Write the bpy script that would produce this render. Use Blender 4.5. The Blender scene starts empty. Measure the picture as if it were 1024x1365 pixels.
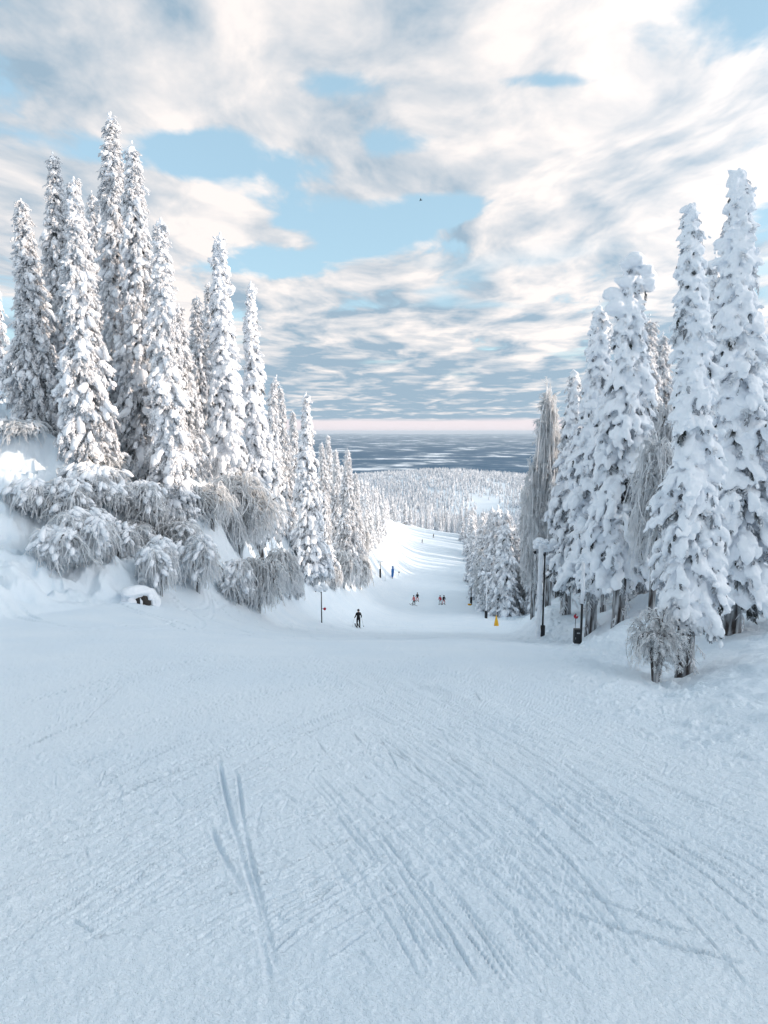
import bpy, math, random, time
import numpy as np
from mathutils import Vector, Matrix
T0=time.time()
sc=bpy.context.scene; COL=sc.collection
rng=np.random.default_rng(7); random.seed(7)
R_=math.radians
# ------------------------------------------------------------------ camera geometry
F=840.0; EYE_ROW=575.0; TH=math.atan((682.5-EYE_ROW)/F); CT,ST=math.cos(TH),math.sin(TH)
def tz(row): return math.tan(math.atan((682.5-row)/F)-TH)          # z per metre of depth for an image row
def cx(px,row):                                                      # x per metre of depth
    b=(682.5-row)/F; return (px-512)/F/(CT+b*ST)
def project(x,y,z):
    f=y*CT-z*ST; u=y*ST+z*CT
    return 512+F*x/f, 682.5-F*u/f
cam=bpy.data.cameras.new('camera'); camo=bpy.data.objects.new('camera',cam); COL.objects.link(camo)
cam.sensor_fit='VERTICAL'; cam.sensor_height=24; cam.lens=24*F/1365; cam.clip_start=.05; cam.clip_end=300000
camo.rotation_euler=(math.pi/2-TH,0,0); sc.camera=camo
# ------------------------------------------------------------------ tagging
def tag(o,label=None,cat=None,group=None,kind=None):
    if label: o['label']=label
    if cat: o['category']=cat
    if group: o['group']=group
    if kind: o['kind']=kind
    return o
def empty(name,loc,rz=0.):
    o=bpy.data.objects.new(name,None); COL.objects.link(o); o.location=loc; o.rotation_euler=(0,0,rz); o.empty_display_size=.3
    return o
def copy_tree(o,parent=None):
    c=o.copy(); COL.objects.link(c); c.parent=parent
    for ch in list(o.children): copy_tree(ch,c)
    return c
# ------------------------------------------------------------------ mesh buffer
class MB:
    def __init__(s): s.v=[]; s.f=[]; s.m=[]; s.sm=[]; s.n=0
    def add(s,v,f,mat=0,smooth=True):
        v=np.asarray(v,float).reshape(-1,3); f=np.asarray(f,int).reshape(-1,3)
        s.v.append(v); s.f.append(f+s.n); s.m.append(np.full(len(f),mat,int)); s.sm.append(np.full(len(f),smooth,bool)); s.n+=len(v)
    def inst(s,tv,tf,M,L,mat=0,smooth=True):
        # tv (k,3), M (n,3,3) columns = axes, L (n,3)
        n=len(L)
        if n==0: return
        V=np.einsum('nij,kj->nki',M,tv)+L[:,None,:]
        Fa=tf[None,:,:]+(np.arange(n)*len(tv))[:,None,None]
        s.add(V.reshape(-1,3),Fa.reshape(-1,3),mat,smooth)
    def mesh(s,name,mats):
        me=bpy.data.meshes.new(name)
        v=np.concatenate(s.v); f=np.concatenate(s.f)
        me.vertices.add(len(v)); me.vertices.foreach_set('co',v.astype(np.float32).ravel())
        me.loops.add(len(f)*3); me.loops.foreach_set('vertex_index',f.astype(np.int32).ravel())
        me.polygons.add(len(f)); me.polygons.foreach_set('loop_start',(np.arange(len(f))*3).astype(np.int32))
        me.polygons.foreach_set('material_index',np.concatenate(s.m).astype(np.int32))
        me.polygons.foreach_set('use_smooth',np.concatenate(s.sm))
        for m in (mats if isinstance(mats,(list,tuple)) else [mats]): me.materials.append(m)
        me.update(calc_edges=True); me.validate(); return me
    def build(s,name,mats,parent=None,loc=(0,0,0)):
        o=bpy.data.objects.new(name,s.mesh(name,mats)); COL.objects.link(o); o.parent=parent; o.location=loc
        return o
def tube(mb,pts,rad,sides=6,mat=0,cap=True,smooth=True):
    pts=np.asarray(pts,float); n=len(pts); rad=np.broadcast_to(np.asarray(rad,float),(n,))
    t=np.gradient(pts,axis=0); t/=np.linalg.norm(t,axis=1)[:,None]+1e-9
    ref=np.where(np.abs(t[:,2:3])>.9,np.array([[1.,0,0]]),np.array([[0,0,1.]]))
    a=np.cross(t,ref); a/=np.linalg.norm(a,axis=1)[:,None]+1e-9
    for i in range(1,n):
        p=a[i-1]-t[i]*np.dot(a[i-1],t[i]); q=np.linalg.norm(p)
        if q>1e-6: a[i]=p/q
    b=np.cross(t,a); ang=np.arange(sides)*2*math.pi/sides
    V=pts[:,None,:]+rad[:,None,None]*(np.cos(ang)[None,:,None]*a[:,None,:]+np.sin(ang)[None,:,None]*b[:,None,:])
    V=V.reshape(-1,3); i=np.arange(n-1)[:,None]*sides; j=np.arange(sides)[None,:]; j2=(j+1)%sides
    A=(i+j).ravel(); B=(i+j2).ravel(); C=(i+sides+j2).ravel(); D=(i+sides+j).ravel()
    f=np.concatenate([np.stack([A,B,C],1),np.stack([A,C,D],1)])
    if cap:
        k=len(V); V=np.vstack([V,pts[0],pts[-1]]); jj=np.arange(sides); j3=(jj+1)%sides
        f=np.concatenate([f,np.stack([np.full(sides,k),j3,jj],1),np.stack([np.full(sides,k+1),(n-1)*sides+jj,(n-1)*sides+j3],1)])
    mb.add(V,f,mat,smooth)
def box(mb,c,s,mat=0,rz=0.,bev=.0):
    import itertools
    b=bev; sx,sy,sz=[q/2 for q in s]; V=[]
    import bmesh
    bm=bmesh.new(); bmesh.ops.create_cube(bm,size=1)
    for v in bm.verts: v.co=Vector((v.co.x*s[0],v.co.y*s[1],v.co.z*s[2]))
    if b>0: bmesh.ops.bevel(bm,geom=bm.edges[:],offset=b,segments=2,affect='EDGES',profile=.5)
    bmesh.ops.triangulate(bm,faces=bm.faces[:]); bm.verts.index_update()
    V=np.array([v.co[:] for v in bm.verts]); f=np.array([[v.index for v in p.verts] for p in bm.faces]); bm.free()
    cr,sr=math.cos(rz),math.sin(rz); V=V@np.array([[cr,sr,0],[-sr,cr,0],[0,0,1]])+np.array(c)
    mb.add(V,f,mat,False)
def ico(level):
    import bmesh
    bm=bmesh.new(); bmesh.ops.create_icosphere(bm,subdivisions=level,radius=1)
    bm.verts.index_update()
    v=np.array([q.co[:] for q in bm.verts]); f=np.array([[q.index for q in p.verts] for p in bm.faces]); bm.free(); return v,f
ICO={l:ico(l) for l in (1,2,3)}
def lump(level,amp=.28,seed=0,k=9,sh=5.):
    r=np.random.default_rng(seed); v,f=ICO[level]; d=r.normal(size=(k,3)); d/=np.linalg.norm(d,axis=1)[:,None]
    w=r.uniform(-.6,1,size=k); g=np.exp(-(1-v@d.T)*sh)@w
    return v*(1+amp*g)[:,None],f
LUMPS={1:[lump(1,.4,s,10) for s in range(8)],2:[lump(2,.42,s,16,7.) for s in range(8)],3:[lump(3,.40,s,26,11.) for s in range(8)]}
# ------------------------------------------------------------------ numpy value noise
def _grid(seed,n=256): return np.random.default_rng(seed).uniform(-1,1,(n,n))
_G={}
def vnoise(x,y,seed=0):
    if seed not in _G: _G[seed]=_grid(seed)
    g=_G[seed]; n=256; xi=np.floor(x).astype(int); yi=np.floor(y).astype(int); fx=x-xi; fy=y-yi
    fx=fx*fx*(3-2*fx); fy=fy*fy*(3-2*fy); x0=xi%n; x1=(xi+1)%n; y0=yi%n; y1=(yi+1)%n
    return (g[x0,y0]*(1-fx)+g[x1,y0]*fx)*(1-fy)+(g[x0,y1]*(1-fx)+g[x1,y1]*fx)*fy
def fbm(x,y,oct=4,seed=0,lac=2.03,gain=.5):
    s=0;a=1.;t=0
    for o in range(oct): s=s+a*vnoise(x,y,seed+o); t+=a; a*=gain; x=x*lac+13.7; y=y*lac+7.3
    return s/t
# ------------------------------------------------------------------ terrain
TAB={ # image column: (depth m, image row) pairs of the ground surface
 -60:[(17,822),(19,800),(21,750),(23,680),(25,615),(28,572),(34,545),(50,520),(90,490),(200,470),(500,480)],
 60: [(17,824),(20,806),(22,770),(24,705),(26,640),(28,595),(31,562),(38,545),(60,525),(120,500),(250,480),(500,490)],
 150:[(13.5,850),(18,826),(21,808),(23.3,772),(25.5,715),(27.5,655),(29.5,605),(32.5,568),(40,548),(60,538),(120,520),(250,500),(500,510)],
 230:[(13.5,851),(18,834),(23,815),(25.5,785),(27.5,735),(29.5,680),(31.5,640),(35,608),(44,592),(60,582),(120,570),(250,550),(500,550)],
 300:[(13.5,853),(20,840),(25,826),(28,808),(31,760),(34,708),(37,668),(42,645),(50,632),(70,622),(120,612),(250,600),(500,595)],
 360:[(13.5,855),(22,846),(30,836),(38,820),(43,790),(48,735),(53,695),(62,672),(90,655),(150,645),(300,630),(500,625)],
 400:[(13.5,855),(25,848),(40,836),(47,822),(52,785),(57,742),(62,716),(75,695),(120,675),(200,662),(350,645),(600,640)],
 440:[(13.5,856),(25,850),(40,841),(56,828),(62,805),(68,775),(75,742),(90,708),(130,682),(200,668),(350,658),(600,655)],
 480:[(13.5,857),(25,851),(40,845),(56,840),(70,822),(80,802),(90,785),(105,757),(130,718),(180,692),(300,672),(450,668),(600,672),(900,676)],
 510:[(13.5,857),(25,851),(40,845),(56,840),(75,824),(95,806),(120,791),(145,768),(180,735),(240,702),(320,686),(400,686),(600,690),(900,684)],
 545:[(13.5,858),(25,852),(40,846),(56,841),(80,824),(105,807),(125,799),(150,787),(200,758),(260,722),(320,703),(345,699),(420,703),(520,712),(900,690)],
 590:[(13.5,859),(25,853),(40,847),(56,842),(80,825),(105,809),(125,801),(150,788),(200,762),(260,729),(320,710),(345,708),(420,714),(520,722),(900,695)],
 640:[(13.5,862),(25,856),(40,850),(56,843),(70,833),(80,823),(100,812),(125,803),(150,790),(200,768),(260,738),(320,716),(400,712),(520,722),(900,690)],
 690:[(13,868),(20,865),(30,860),(40,852),(55,846),(70,838),(90,828),(120,815),(160,795),(250,755),(400,722),(600,710),(900,685)],
 730:[(12,875),(18,872),(24,868),(27,848),(30,826),(34,814),(44,812),(60,814),(90,808),(160,790),(300,757),(500,722),(900,685)],
 775:[(11,886),(16,881),(20,878),(24,864),(28,838),(33,812),(40,800),(60,797),(120,792),(300,752),(600,700),(900,670)],
 840:[(8.5,922),(11,906),(13,884),(15,856),(17.5,841),(24,828),(32,812),(60,793),(150,776),(300,748),(600,690)],
 900:[(7.3,958),(9,938),(10.5,924),(12,898),(15,862),(20,828),(30,795),(60,775),(150,752),(400,700)],
 960:[(6.9,968),(8,945),(9.5,912),(12,875),(16,838),(24,795),(40,756),(80,738),(200,718),(400,690)],
 1090:[(6,985),(7.5,940),(10,888),(14,835),(20,785),(35,715),(60,682),(120,668),(250,660),(500,650)],
}
H0=2.2; S0=.17
LY=np.linspace(math.log(1.0),math.log(3000),500); cols=sorted(TAB); CC=np.array([cx(p,800) for p in cols])
rowsZ=[]
for p in cols:
    tab=TAB[p]; d=[1,2,3,4,5,6]; z=[-H0-S0*q for q in d]
    if tab[0][0]>10: d+=[8,10]; z+=[-H0-S0*8,-H0-S0*10]
    for D,row in tab: d.append(D); z.append(tz(row)*D)
    last=z[-1]; dl=d[-1]
    if p>400 and p<850:
        rg=628+abs(p-585)*.075
        d+=[1150,1450,1750,2400,3200]; z+=[tz(rg+22)*1150,tz(rg)*1450,tz(rg+1)*1750,-260,-430]
    else: d+= [1400,2200,3200]; z+=[last*.6-30,-250,-430]
    d=np.array(d,float); z=np.array(z,float)
    rowsZ.append(np.interp(np.exp(LY),d,z))
rowsZ=np.array(rowsZ)
CG=np.linspace(CC[0],CC[-1],260); ZG=np.stack([np.interp(CG,CC,rowsZ[:,j]) for j in range(len(LY))],1)
def gsm(A,ax,s):
    r=int(3*s); k=np.exp(-.5*(np.arange(-r,r+1)/s)**2); k/=k.sum()
    P=np.pad(A,[(r,r) if a==ax else (0,0) for a in (0,1)],mode='edge')
    return np.apply_along_axis(lambda q:np.convolve(q,k,'valid'),ax,P)
ZG=gsm(gsm(ZG,1,2.6),0,3.)
def lut(c,Y):
    ci=np.clip((c-CG[0])/(CG[-1]-CG[0])*(len(CG)-1),0,len(CG)-1.001); yi=np.clip((np.log(np.maximum(Y,1.0))-LY[0])/(LY[-1]-LY[0])*(len(LY)-1),0,len(LY)-1.001)
    a=ci.astype(int); b=yi.astype(int); fa=ci-a; fb=yi-b
    return (ZG[a,b]*(1-fa)+ZG[a+1,b]*fa)*(1-fb)+(ZG[a,b+1]*(1-fa)+ZG[a+1,b+1]*fa)*fb
CMX=.66
AZM=math.atan(CMX)
def plane(Y): return -H0-S0*45*np.tanh(Y/45)
def bank(x,Y):   # how far up the banks (0 on the piste)
    return 0
def zbase(x,Y):
    x=np.asarray(x,float); Y=np.asarray(Y,float); r=np.hypot(x,Y); az=np.arctan2(x,Y)
    inn=np.abs(az)<=AZM
    z=lut(x/np.maximum(Y,.01),Y)
    ye=r*math.cos(AZM); sg=np.sign(az)
    ze=lut(sg*CMX,ye); w=np.clip(1-(np.abs(az)-AZM)/2.2,0,1); w=w*w*(3-2*w)
    zo=plane(Y)+(ze-plane(ye))*w
    # unseen bare shoulder, added right of the piste to shade the foreground and left bank
    h=np.exp(-((x-46)/20)**2-((Y-8)/36)**2)*16
    near=np.clip(r/6,0,1)
    zc=np.where(inn,z,zo)+h*near
    flat=-H0-S0*Y
    k=np.clip((r-1.5)/2.5,0,1)
    return flat*(1-k)+zc*k
# signed distance style mask of rough snow (off piste)
def pisteL(Y): return np.interp(Y,[0,13,18,22,26,33,45,56,70,90,110,140,190,290,330,345],[-30,-11.5,-9.9,-9.0,-8.2,-7.2,-6.8,-5.2,-4.2,-3.4,-2.6,-1.3,1,2.5,15,20])
def pisteR(Y): return np.interp(Y,[0,5,7.3,9,12,16,20,28,40,60,80,105,150,200,320],[6.0,3.9,3.55,3.75,4.1,4.8,5.6,7.2,10,12.5,14,15,21,28,38])
def rough(x,Y):
    w=np.clip(1.2+Y*.03,1,8)
    return np.clip(np.maximum((pisteL(Y)-x)/w,(x-pisteR(Y))/w),0,1)
# ---- ski tracks stamped into height maps
class HM:
    def __init__(s,x0,x1,y0,y1,res):
        s.x0,s.y0,s.res=x0,y0,res; s.nx=int((x1-x0)/res); s.ny=int((y1-y0)/res); s.h=np.zeros((s.nx,s.ny)); s.g=np.zeros((s.nx,s.ny))
    def pair(s,P,width,depth):
        T=np.gradient(P,axis=0); Nn=np.stack([-T[:,1],T[:,0]],1)/(np.hypot(*T.T)[:,None]+1e-6); g=random.uniform(.07,.26)
        s.stamp(P,width,depth); s.stamp(P+Nn*g,width,depth*random.uniform(.6,1.))
    def stamp(s,P,width,depth,edge=.7):
        r=max(2,int(width*2.2/s.res)); gx,gy=np.meshgrid(np.arange(-r,r+1),np.arange(-r,r+1),indexing='ij')
        seg=np.diff(P,axis=0); L=np.hypot(*seg.T); tot=L.sum(); n=int(tot/(s.res*1.1))+2
        cs=np.concatenate([[0],np.cumsum(L)]); q=np.linspace(0,tot,n)
        X=np.interp(q,cs,P[:,0]); Y=np.interp(q,cs,P[:,1]); ph=random.random()*99
        dm=np.clip(np.sin(np.linspace(0,math.pi,n))*3,0,1)*(.75+.5*vnoise(q*1.7+ph,q*0+ph,5))
        for i in range(n):
            fx=(X[i]-s.x0)/s.res; fy=(Y[i]-s.y0)/s.res; a=int(fx); b=int(fy)
            if a-r<0 or b-r<0 or a+r+1>=s.nx or b+r+1>=s.ny: continue
            d=np.hypot(gx-(fx-a),gy-(fy-b))*s.res/width
            g=-np.clip(1.15-d*d*1.3,0,1)*depth*2.1*dm[i]
            e=np.exp(-((d-1.45)/.38)**2)*depth*edge*dm[i]
            H=s.h[a-r:a+r+1,b-r:b+r+1]; E=s.g[a-r:a+r+1,b-r:b+r+1]
            np.minimum(H,g,out=H); np.maximum(E,e,out=E)
    def done(s): s.h=np.where(s.h<-.001,s.h,s.g+s.h)
    def sample(s,x,y):
        fx=(x-s.x0)/s.res; fy=(y-s.y0)/s.res; ok=(fx>1)&(fy>1)&(fx<s.nx-2)&(fy<s.ny-2)
        fx=np.where(ok,fx,1); fy=np.where(ok,fy,1); a=fx.astype(int); b=fy.astype(int); u=fx-a; v=fy-b
        return np.where(ok,(s.h[a,b]*(1-u)+s.h[a+1,b]*u)*(1-v)+(s.h[a,b+1]*(1-u)+s.h[a+1,b+1]*u)*v,0)
def g2(px,row):          # image point on the near slope -> ground x,y
    D=H0/(-tz(row)-S0); D=D if 0<D<40 else 40; return cx(px,row)*D,D
def curve(pp,n=24):      # Catmull-Rom through image points, taken to the ground
    P=np.array([g2(*p) for p in pp]); 
    if len(P)==2: P=np.array([P[0],(P[0]+P[1])/2,P[1]])
    E=np.vstack([2*P[0]-P[1],P,2*P[-1]-P[-2]]); out=[]
    for i in range(1,len(E)-2):
        for t in np.linspace(0,1,n,endpoint=False):
            a,b,c,d=E[i-1:i+3]; out.append(.5*((2*b)+(c-a)*t+(2*a-5*b+4*c-d)*t*t+(3*b-a-3*c+d)*t**3))
    out.append(P[-1]); return np.array(out)
hm=HM(-7.5,9.5,1.2,15,.012); hf=HM(-18,20,11,75,.05)
hero=[([(292,1018),(300,1060),(318,1130),(340,1200),(358,1285)],.035,.022),([(300,1035),(316,1040),(326,1110),(345,1190),(370,1300)],.03,.018),
 ([(280,1105),(300,1150),(325,1195),(350,1262),(362,1330)],.035,.02),([(282,1065),(300,1110),(315,1135)],.018,.012),
 ([(415,985),(440,1020),(470,1055),(520,1110),(570,1160)],.02,.014),([(412,955),(460,975),(510,1000),(600,1060),(690,1120),(760,1170)],.025,.014),
 ([(470,985),(490,1010),(505,1040)],.02,.016),([(480,990),(500,1012),(515,1030)],.02,.016),([(505,990),(520,1015),(530,1035)],.025,.018),
 ([(100,1130),(160,1092),(210,1060),(280,1020),(340,990),(420,952)],.03,.014),([(100,1057),(170,1035),(240,1010),(300,985)],.02,.01),
 ([(100,985),(125,955),(165,920),(210,895)],.03,.012),([(350,1075),(345,1100),(340,1130)],.02,.014),([(360,1140),(400,1165),(460,1185)],.02,.01),
 ([(560,1100),(640,1180),(720,1260),(800,1340)],.03,.02),([(500,1110),(560,1190),(600,1250),(640,1320)],.03,.02),([(520,1100),(590,1180),(640,1250),(690,1330)],.025,.018),
 ([(600,1120),(680,1190),(780,1230),(900,1270),(1010,1300)],.035,.02),([(640,1130),(760,1190),(840,1225),(940,1262)],.03,.018),
 ([(560,960),(660,1020),(760,1070),(860,1110),(940,1140)],.03,.014),([(750,1030),(762,1042),(768,1050)],.02,.02),([(836,1078),(840,1092)],.02,.02),
 ([(100,1235),(150,1200),(190,1180)],.03,.015),([(110,1262),(180,1215),(240,1190)],.03,.014)]
for k_,(pp,w,d) in enumerate(hero): hm.stamp(curve(pp),w*(.66 if k_<4 else .42),d*(.72 if k_<4 else .55))
for i in range(380):     # right-hand fan of tracks sweeping down from the middle
    u=random.random(); a0=random.uniform(.0,1); r0=885+random.random()**1.5*250
    x0=400+u*560+(r0-885)*.7*u; k=.22+.85*(1-u)**1.3*random.uniform(.6,1.25); ln=random.uniform(50,330)
    pts=[]; x,y=x0,r0
    while ln>0 and y<1340:
        pts.append((x,y)); pers=(y-840)/250.
        x+=26; y+=26*k*(.35+.75*pers)+random.uniform(-1,1); ln-=26
    if len(pts)>2: (hm.pair if random.random()<.65 else hm.stamp)(curve(pts,10),random.uniform(.006,.014),random.uniform(.003,.009))
for i in range(150):     # left-hand tracks running shallow up to the right
    x0=random.uniform(-10,440); r0=885+random.random()**1.4*400; sl=random.uniform(.15,.62)*(.4+(r0-860)/420); ln=random.uniform(30,190)
    hm.pair(curve([(x0,r0),(x0+ln*.5,max(880,r0-ln*.5*sl)),(x0+ln,max(878,r0-ln*sl*.92))],14),random.uniform(.008,.016),random.uniform(.006,.013))
for i in range(210):     # odd short scrapes
    x0=random.uniform(60,980); r0=900+random.random()*380; a=random.uniform(-.6,2.2); ln=random.uniform(8,40)
    hm.stamp(curve([(x0,r0),(x0+ln*math.cos(a),max(885,r0+ln*math.sin(a)*.6))],10),random.uniform(.006,.014),random.uniform(.005,.011))
hm.done()
for i in range(260):     # further down the piste
    y=random.uniform(13,66); l=pisteL(y); r=pisteR(y); x=random.uniform(l+1,r); a=random.gauss(math.pi/2+.25,.5); ln=random.uniform(3,14); cv=random.uniform(-.12,.12)
    P=[]; 
    for s in np.linspace(0,ln,14): P.append((x,y)); x+=math.cos(a)*ln/13; y+=math.sin(a)*ln/13; a+=cv
    hf.stamp(np.array(P),random.uniform(.05,.11),random.uniform(.012,.03))
hf.done()
print('tracks',time.time()-T0)
def zdetail(x,Y):
    r=np.hypot(x,Y); rg=rough(x,Y)
    d=fbm(x*.22,Y*.22,3,11)*.10*np.clip(r/12,0,1)*np.clip(60/r,0,1)
    d=d+fbm(x*2.1,Y*2.1,3,21)*.011*(1-rg)*np.clip(1.6-r/30,0,1)
    near=np.clip(1.3-r/14,0,1)
    patch=np.clip(fbm(x*.8+3,Y*1.1,3,71)*2.2+.25,0,1)
    d=d+(1-rg)*near*(fbm(x*11,Y*11,2,31)*.006+np.maximum(0,fbm(x*17+5,Y*17,2,41)-.05)*.024*(patch+.12)+fbm(x*31,Y*31,2,33)*.007)
    m=np.clip(rg*1.4,0,1)
    far=np.clip(1.2-r/260,0,1)
    big=fbm(x*.33,Y*.33,4,51); side=np.where(x<0,1.,.4); d=d+m*side*far*(np.maximum(big,-.2)*1.7*np.clip((r-9)/14,.15,1))
    lump_=np.abs(fbm(x*1.15,Y*1.15,3,61)); d=d+m*side*far*(.22-lump_*.8)*.8*np.clip(r/24,.5,1)
    d=d+m*np.clip(1.3-r/60,0,1)*fbm(x*4.5,Y*4.5,3,66)*.05
    # churned berm of ploughed snow beside the right edge
    e=(x-pisteR(Y)); be=np.exp(-((e-.45)/.6)**2)*np.clip((Y-3)/3,0,1)*np.clip((75-Y)/20,0,1)
    d=d+be*(.05+np.maximum(0,fbm(x*5.5,Y*5.5,3,81))*.22+np.maximum(0,fbm(x*2,Y*2,2,85))*.12)*np.clip(Y/14,.5,1)
    e2=(x-pisteR(Y)+.55); d=d+np.exp(-(e2/.5)**2)*np.clip((Y-3)/3,0,1)*np.clip((60-Y)/20,0,1)*np.maximum(0,fbm(x*7,Y*7,2,91)-.1)*.1
    d=d+hm.sample(x,Y)*(1-rg)+hf.sample(x,Y)*(1-rg)*np.clip((r-13)/2,0,1)
    return d
def ground(x,Y):
    return zbase(x,Y)+zdetail(x,Y)
def gz(x,y): return float(ground(np.array([x]),np.array([y]))[0])
# azimuth x radius sheet, finest where the photograph looks
def sheet():
    azd=[]; a=-math.pi
    fine=math.radians(33.5)
    azs=list(np.linspace(-math.pi,-fine,150,endpoint=False))+list(np.arctan(np.linspace(-math.tan(fine),math.tan(fine),1050)))+list(np.linspace(fine,math.pi,150)[1:-1])
    azs=np.array(azs)
    rr=[.9]
    while rr[-1]<3000:
        r=rr[-1]
        px=1.6/840.
        step=r*r/H0*px*1.1 if r<12 else r*.0085
        step=min(max(step,.012),r*.0085+.004) if r<60 else r*.011
        rr.append(r+step)
    rr=np.array(rr); A,Rr=np.meshgrid(azs,rr,indexing='ij')
    X=np.sin(A)*Rr; Y=np.cos(A)*Rr; Z=ground(X,Y)
    na,nr=A.shape; V=np.stack([X,Y,Z],2).reshape(-1,3)
    i=np.arange(na)[:,None]; j=np.arange(nr-1)[None,:]; i2=(i+1)%na
    a=(i*nr+j).ravel(); b=(i2*nr+j).ravel(); c=(i2*nr+j+1).ravel(); d=(i*nr+j+1).ravel()
    f=np.concatenate([np.stack([a,c,b],1),np.stack([a,d,c],1)])
    cidx=len(V); V=np.vstack([V,[0,0,-H0]]); ii=np.arange(na); f=np.concatenate([f,np.stack([np.full(na,cidx),ii*nr,((ii+1)%na)*nr],1)])
    # make sure normals look up
    n=np.cross(V[f[0,1]]-V[f[0,0]],V[f[0,2]]-V[f[0,0]])
    if n[2]<0: f=f[:,::-1]
    print('ground verts',len(V)); mb=MB(); mb.add(V,f); return mb
# ------------------------------------------------------------------ materials
def mat(name,col,rough=.6,spec=.3,metal=0.):
    m=bpy.data.materials.new(name); m.use_nodes=True; nt=m.node_tree; b=nt.nodes['Principled BSDF']
    b.inputs['Base Color'].default_value=(*col,1); b.inputs['Roughness'].default_value=rough; b.inputs['Specular IOR Level'].default_value=spec; b.inputs['Metallic'].default_value=metal
    return m,nt,b
def bump(nt,b,layers,coord='Object'):
    tc=nt.nodes.new('ShaderNodeTexCoord'); prev=None
    for sc_,st,dist,det in layers:
        n=nt.nodes.new('ShaderNodeTexNoise'); n.inputs['Scale'].default_value=sc_; n.inputs['Detail'].default_value=det; n.inputs['Roughness'].default_value=.6
        nt.links.new(tc.outputs[coord],n.inputs['Vector'])
        bp=nt.nodes.new('ShaderNodeBump'); bp.inputs['Strength'].default_value=st; bp.inputs['Distance'].default_value=dist
        nt.links.new(n.outputs['Fac'],bp.inputs['Height'])
        if prev: nt.links.new(prev.outputs[0],bp.inputs['Normal'])
        prev=bp
    nt.links.new(prev.outputs[0],b.inputs['Normal']); return tc
def mixcol(nt,b,tc,scale,c1,c2,lo=.4,hi=.6,coord='Object',detail=4):
    n=nt.nodes.new('ShaderNodeTexNoise'); n.inputs['Scale'].default_value=scale; n.inputs['Detail'].default_value=detail
    nt.links.new(tc.outputs[coord],n.inputs['Vector'])
    r=nt.nodes.new('ShaderNodeValToRGB'); r.color_ramp.elements[0].position=lo; r.color_ramp.elements[1].position=hi
    r.color_ramp.elements[0].color=(*c1,1); r.color_ramp.elements[1].color=(*c2,1)
    nt.links.new(n.outputs['Fac'],r.inputs['Fac']); nt.links.new(r.outputs['Color'],b.inputs['Base Color'])
M={}
m,nt,b=mat('snow_ground',(.8,.87,.93),.6,.3); tc=bump(nt,b,[(9,.5,.04,5),(38,.85,.022,4),(110,.9,.008,3)]); M['ground']=m
mixcol(nt,b,tc,.5,(.77,.86,.935),(.82,.895,.955),.35,.65)
m,nt,b=mat('snow_pillow',(.86,.89,.93),.65,.25); tc=bump(nt,b,[(7,.6,.05,4),(30,.4,.012,3)]); M['snow']=m
m,nt,b=mat('rime',(.84,.87,.91),.7,.2); tc=bump(nt,b,[(22,.5,.02,3)]); mixcol(nt,b,tc,5,(.78,.81,.85),(.93,.94,.96),.33,.55); M['rime']=m
def frosty(m,col,tr):
    nt=m.node_tree; b=nt.nodes['Principled BSDF']; t=nt.nodes.new('ShaderNodeBsdfTranslucent'); t.inputs['Color'].default_value=(*col,1); x=nt.nodes.new('ShaderNodeMixShader'); x.inputs[0].default_value=tr
    nt.links.new(b.outputs[0],x.inputs[1]); nt.links.new(t.outputs[0],x.inputs[2]); nt.links.new(x.outputs[0],nt.nodes['Material Output'].inputs['Surface'])
m,nt,b=mat('rime_hair',(.92,.94,.96),.7,.2); tc=bump(nt,b,[(30,.4,.02,2)]); mixcol(nt,b,tc,4,(.84,.87,.90),(.96,.97,.98),.35,.55); M['hair']=m
frosty(M['hair'],(.96,.97,.98),.5); frosty(M['rime'],(.88,.9,.93),.2)
m,nt,b=mat('needles',(.05,.055,.05),.8,.2); tc=bump(nt,b,[(30,.5,.02,3)]); mixcol(nt,b,tc,3.5,(.03,.035,.032),(.50,.53,.57),.38,.60); M['needles']=m
m,nt,b=mat('bark',(.12,.10,.09),.85,.2); tc=bump(nt,b,[(14,.9,.05,5)]); mp=nt.nodes.new('ShaderNodeMapping'); mp.inputs['Scale'].default_value=(1,1,.12); nt.links.new(tc.outputs['Object'],mp.inputs['Vector'])
class _O: outputs={'Object':mp.outputs[0]}
mixcol(nt,b,_O,9,(.06,.052,.05),(.55,.58,.61),.40,.64); M['bark']=m
m,nt,b=mat('twig',(.10,.085,.08),.8,.2); tc=bump(nt,b,[(40,.5,.02,2)]); mixcol(nt,b,tc,6,(.06,.05,.045),(.62,.65,.68),.46,.60); M['twig']=m
m,nt,b=mat('black_paint',(.012,.013,.016),.5,.4); tc=bump(nt,b,[(60,.1,.01,2)]); M['black']=m
m,nt,b=mat('dark_cloth',(.012,.012,.014),.8,.2); bump(nt,b,[(60,.3,.01,2)]); M['dcloth']=m
m,nt,b=mat('red_cloth',(.42,.03,.05),.8,.2); bump(nt,b,[(60,.3,.01,2)]); M['red']=m
m,nt,b=mat('pink_cloth',(.62,.20,.20),.8,.2); bump(nt,b,[(60,.3,.01,2)]); M['pink']=m
m,nt,b=mat('blue_pad',(.02,.13,.38),.6,.3); bump(nt,b,[(12,.3,.02,2)]); M['blue']=m
m,nt,b=mat('yellow_pad',(.78,.42,.03),.6,.3); bump(nt,b,[(12,.4,.03,2)]); M['yellow']=m
m,nt,b=mat('skin',(.55,.36,.28),.6,.3); bump(nt,b,[(60,.1,.01,2)]); M['skin']=m
m,nt,b=mat('grey_metal',(.32,.34,.37),.45,.4,.4); bump(nt,b,[(40,.1,.01,2)]); M['metal']=m
m,nt,b=mat('rock',(.06,.055,.05),.9,.2); bump(nt,b,[(8,.8,.08,5)]); M['rock']=m
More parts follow.
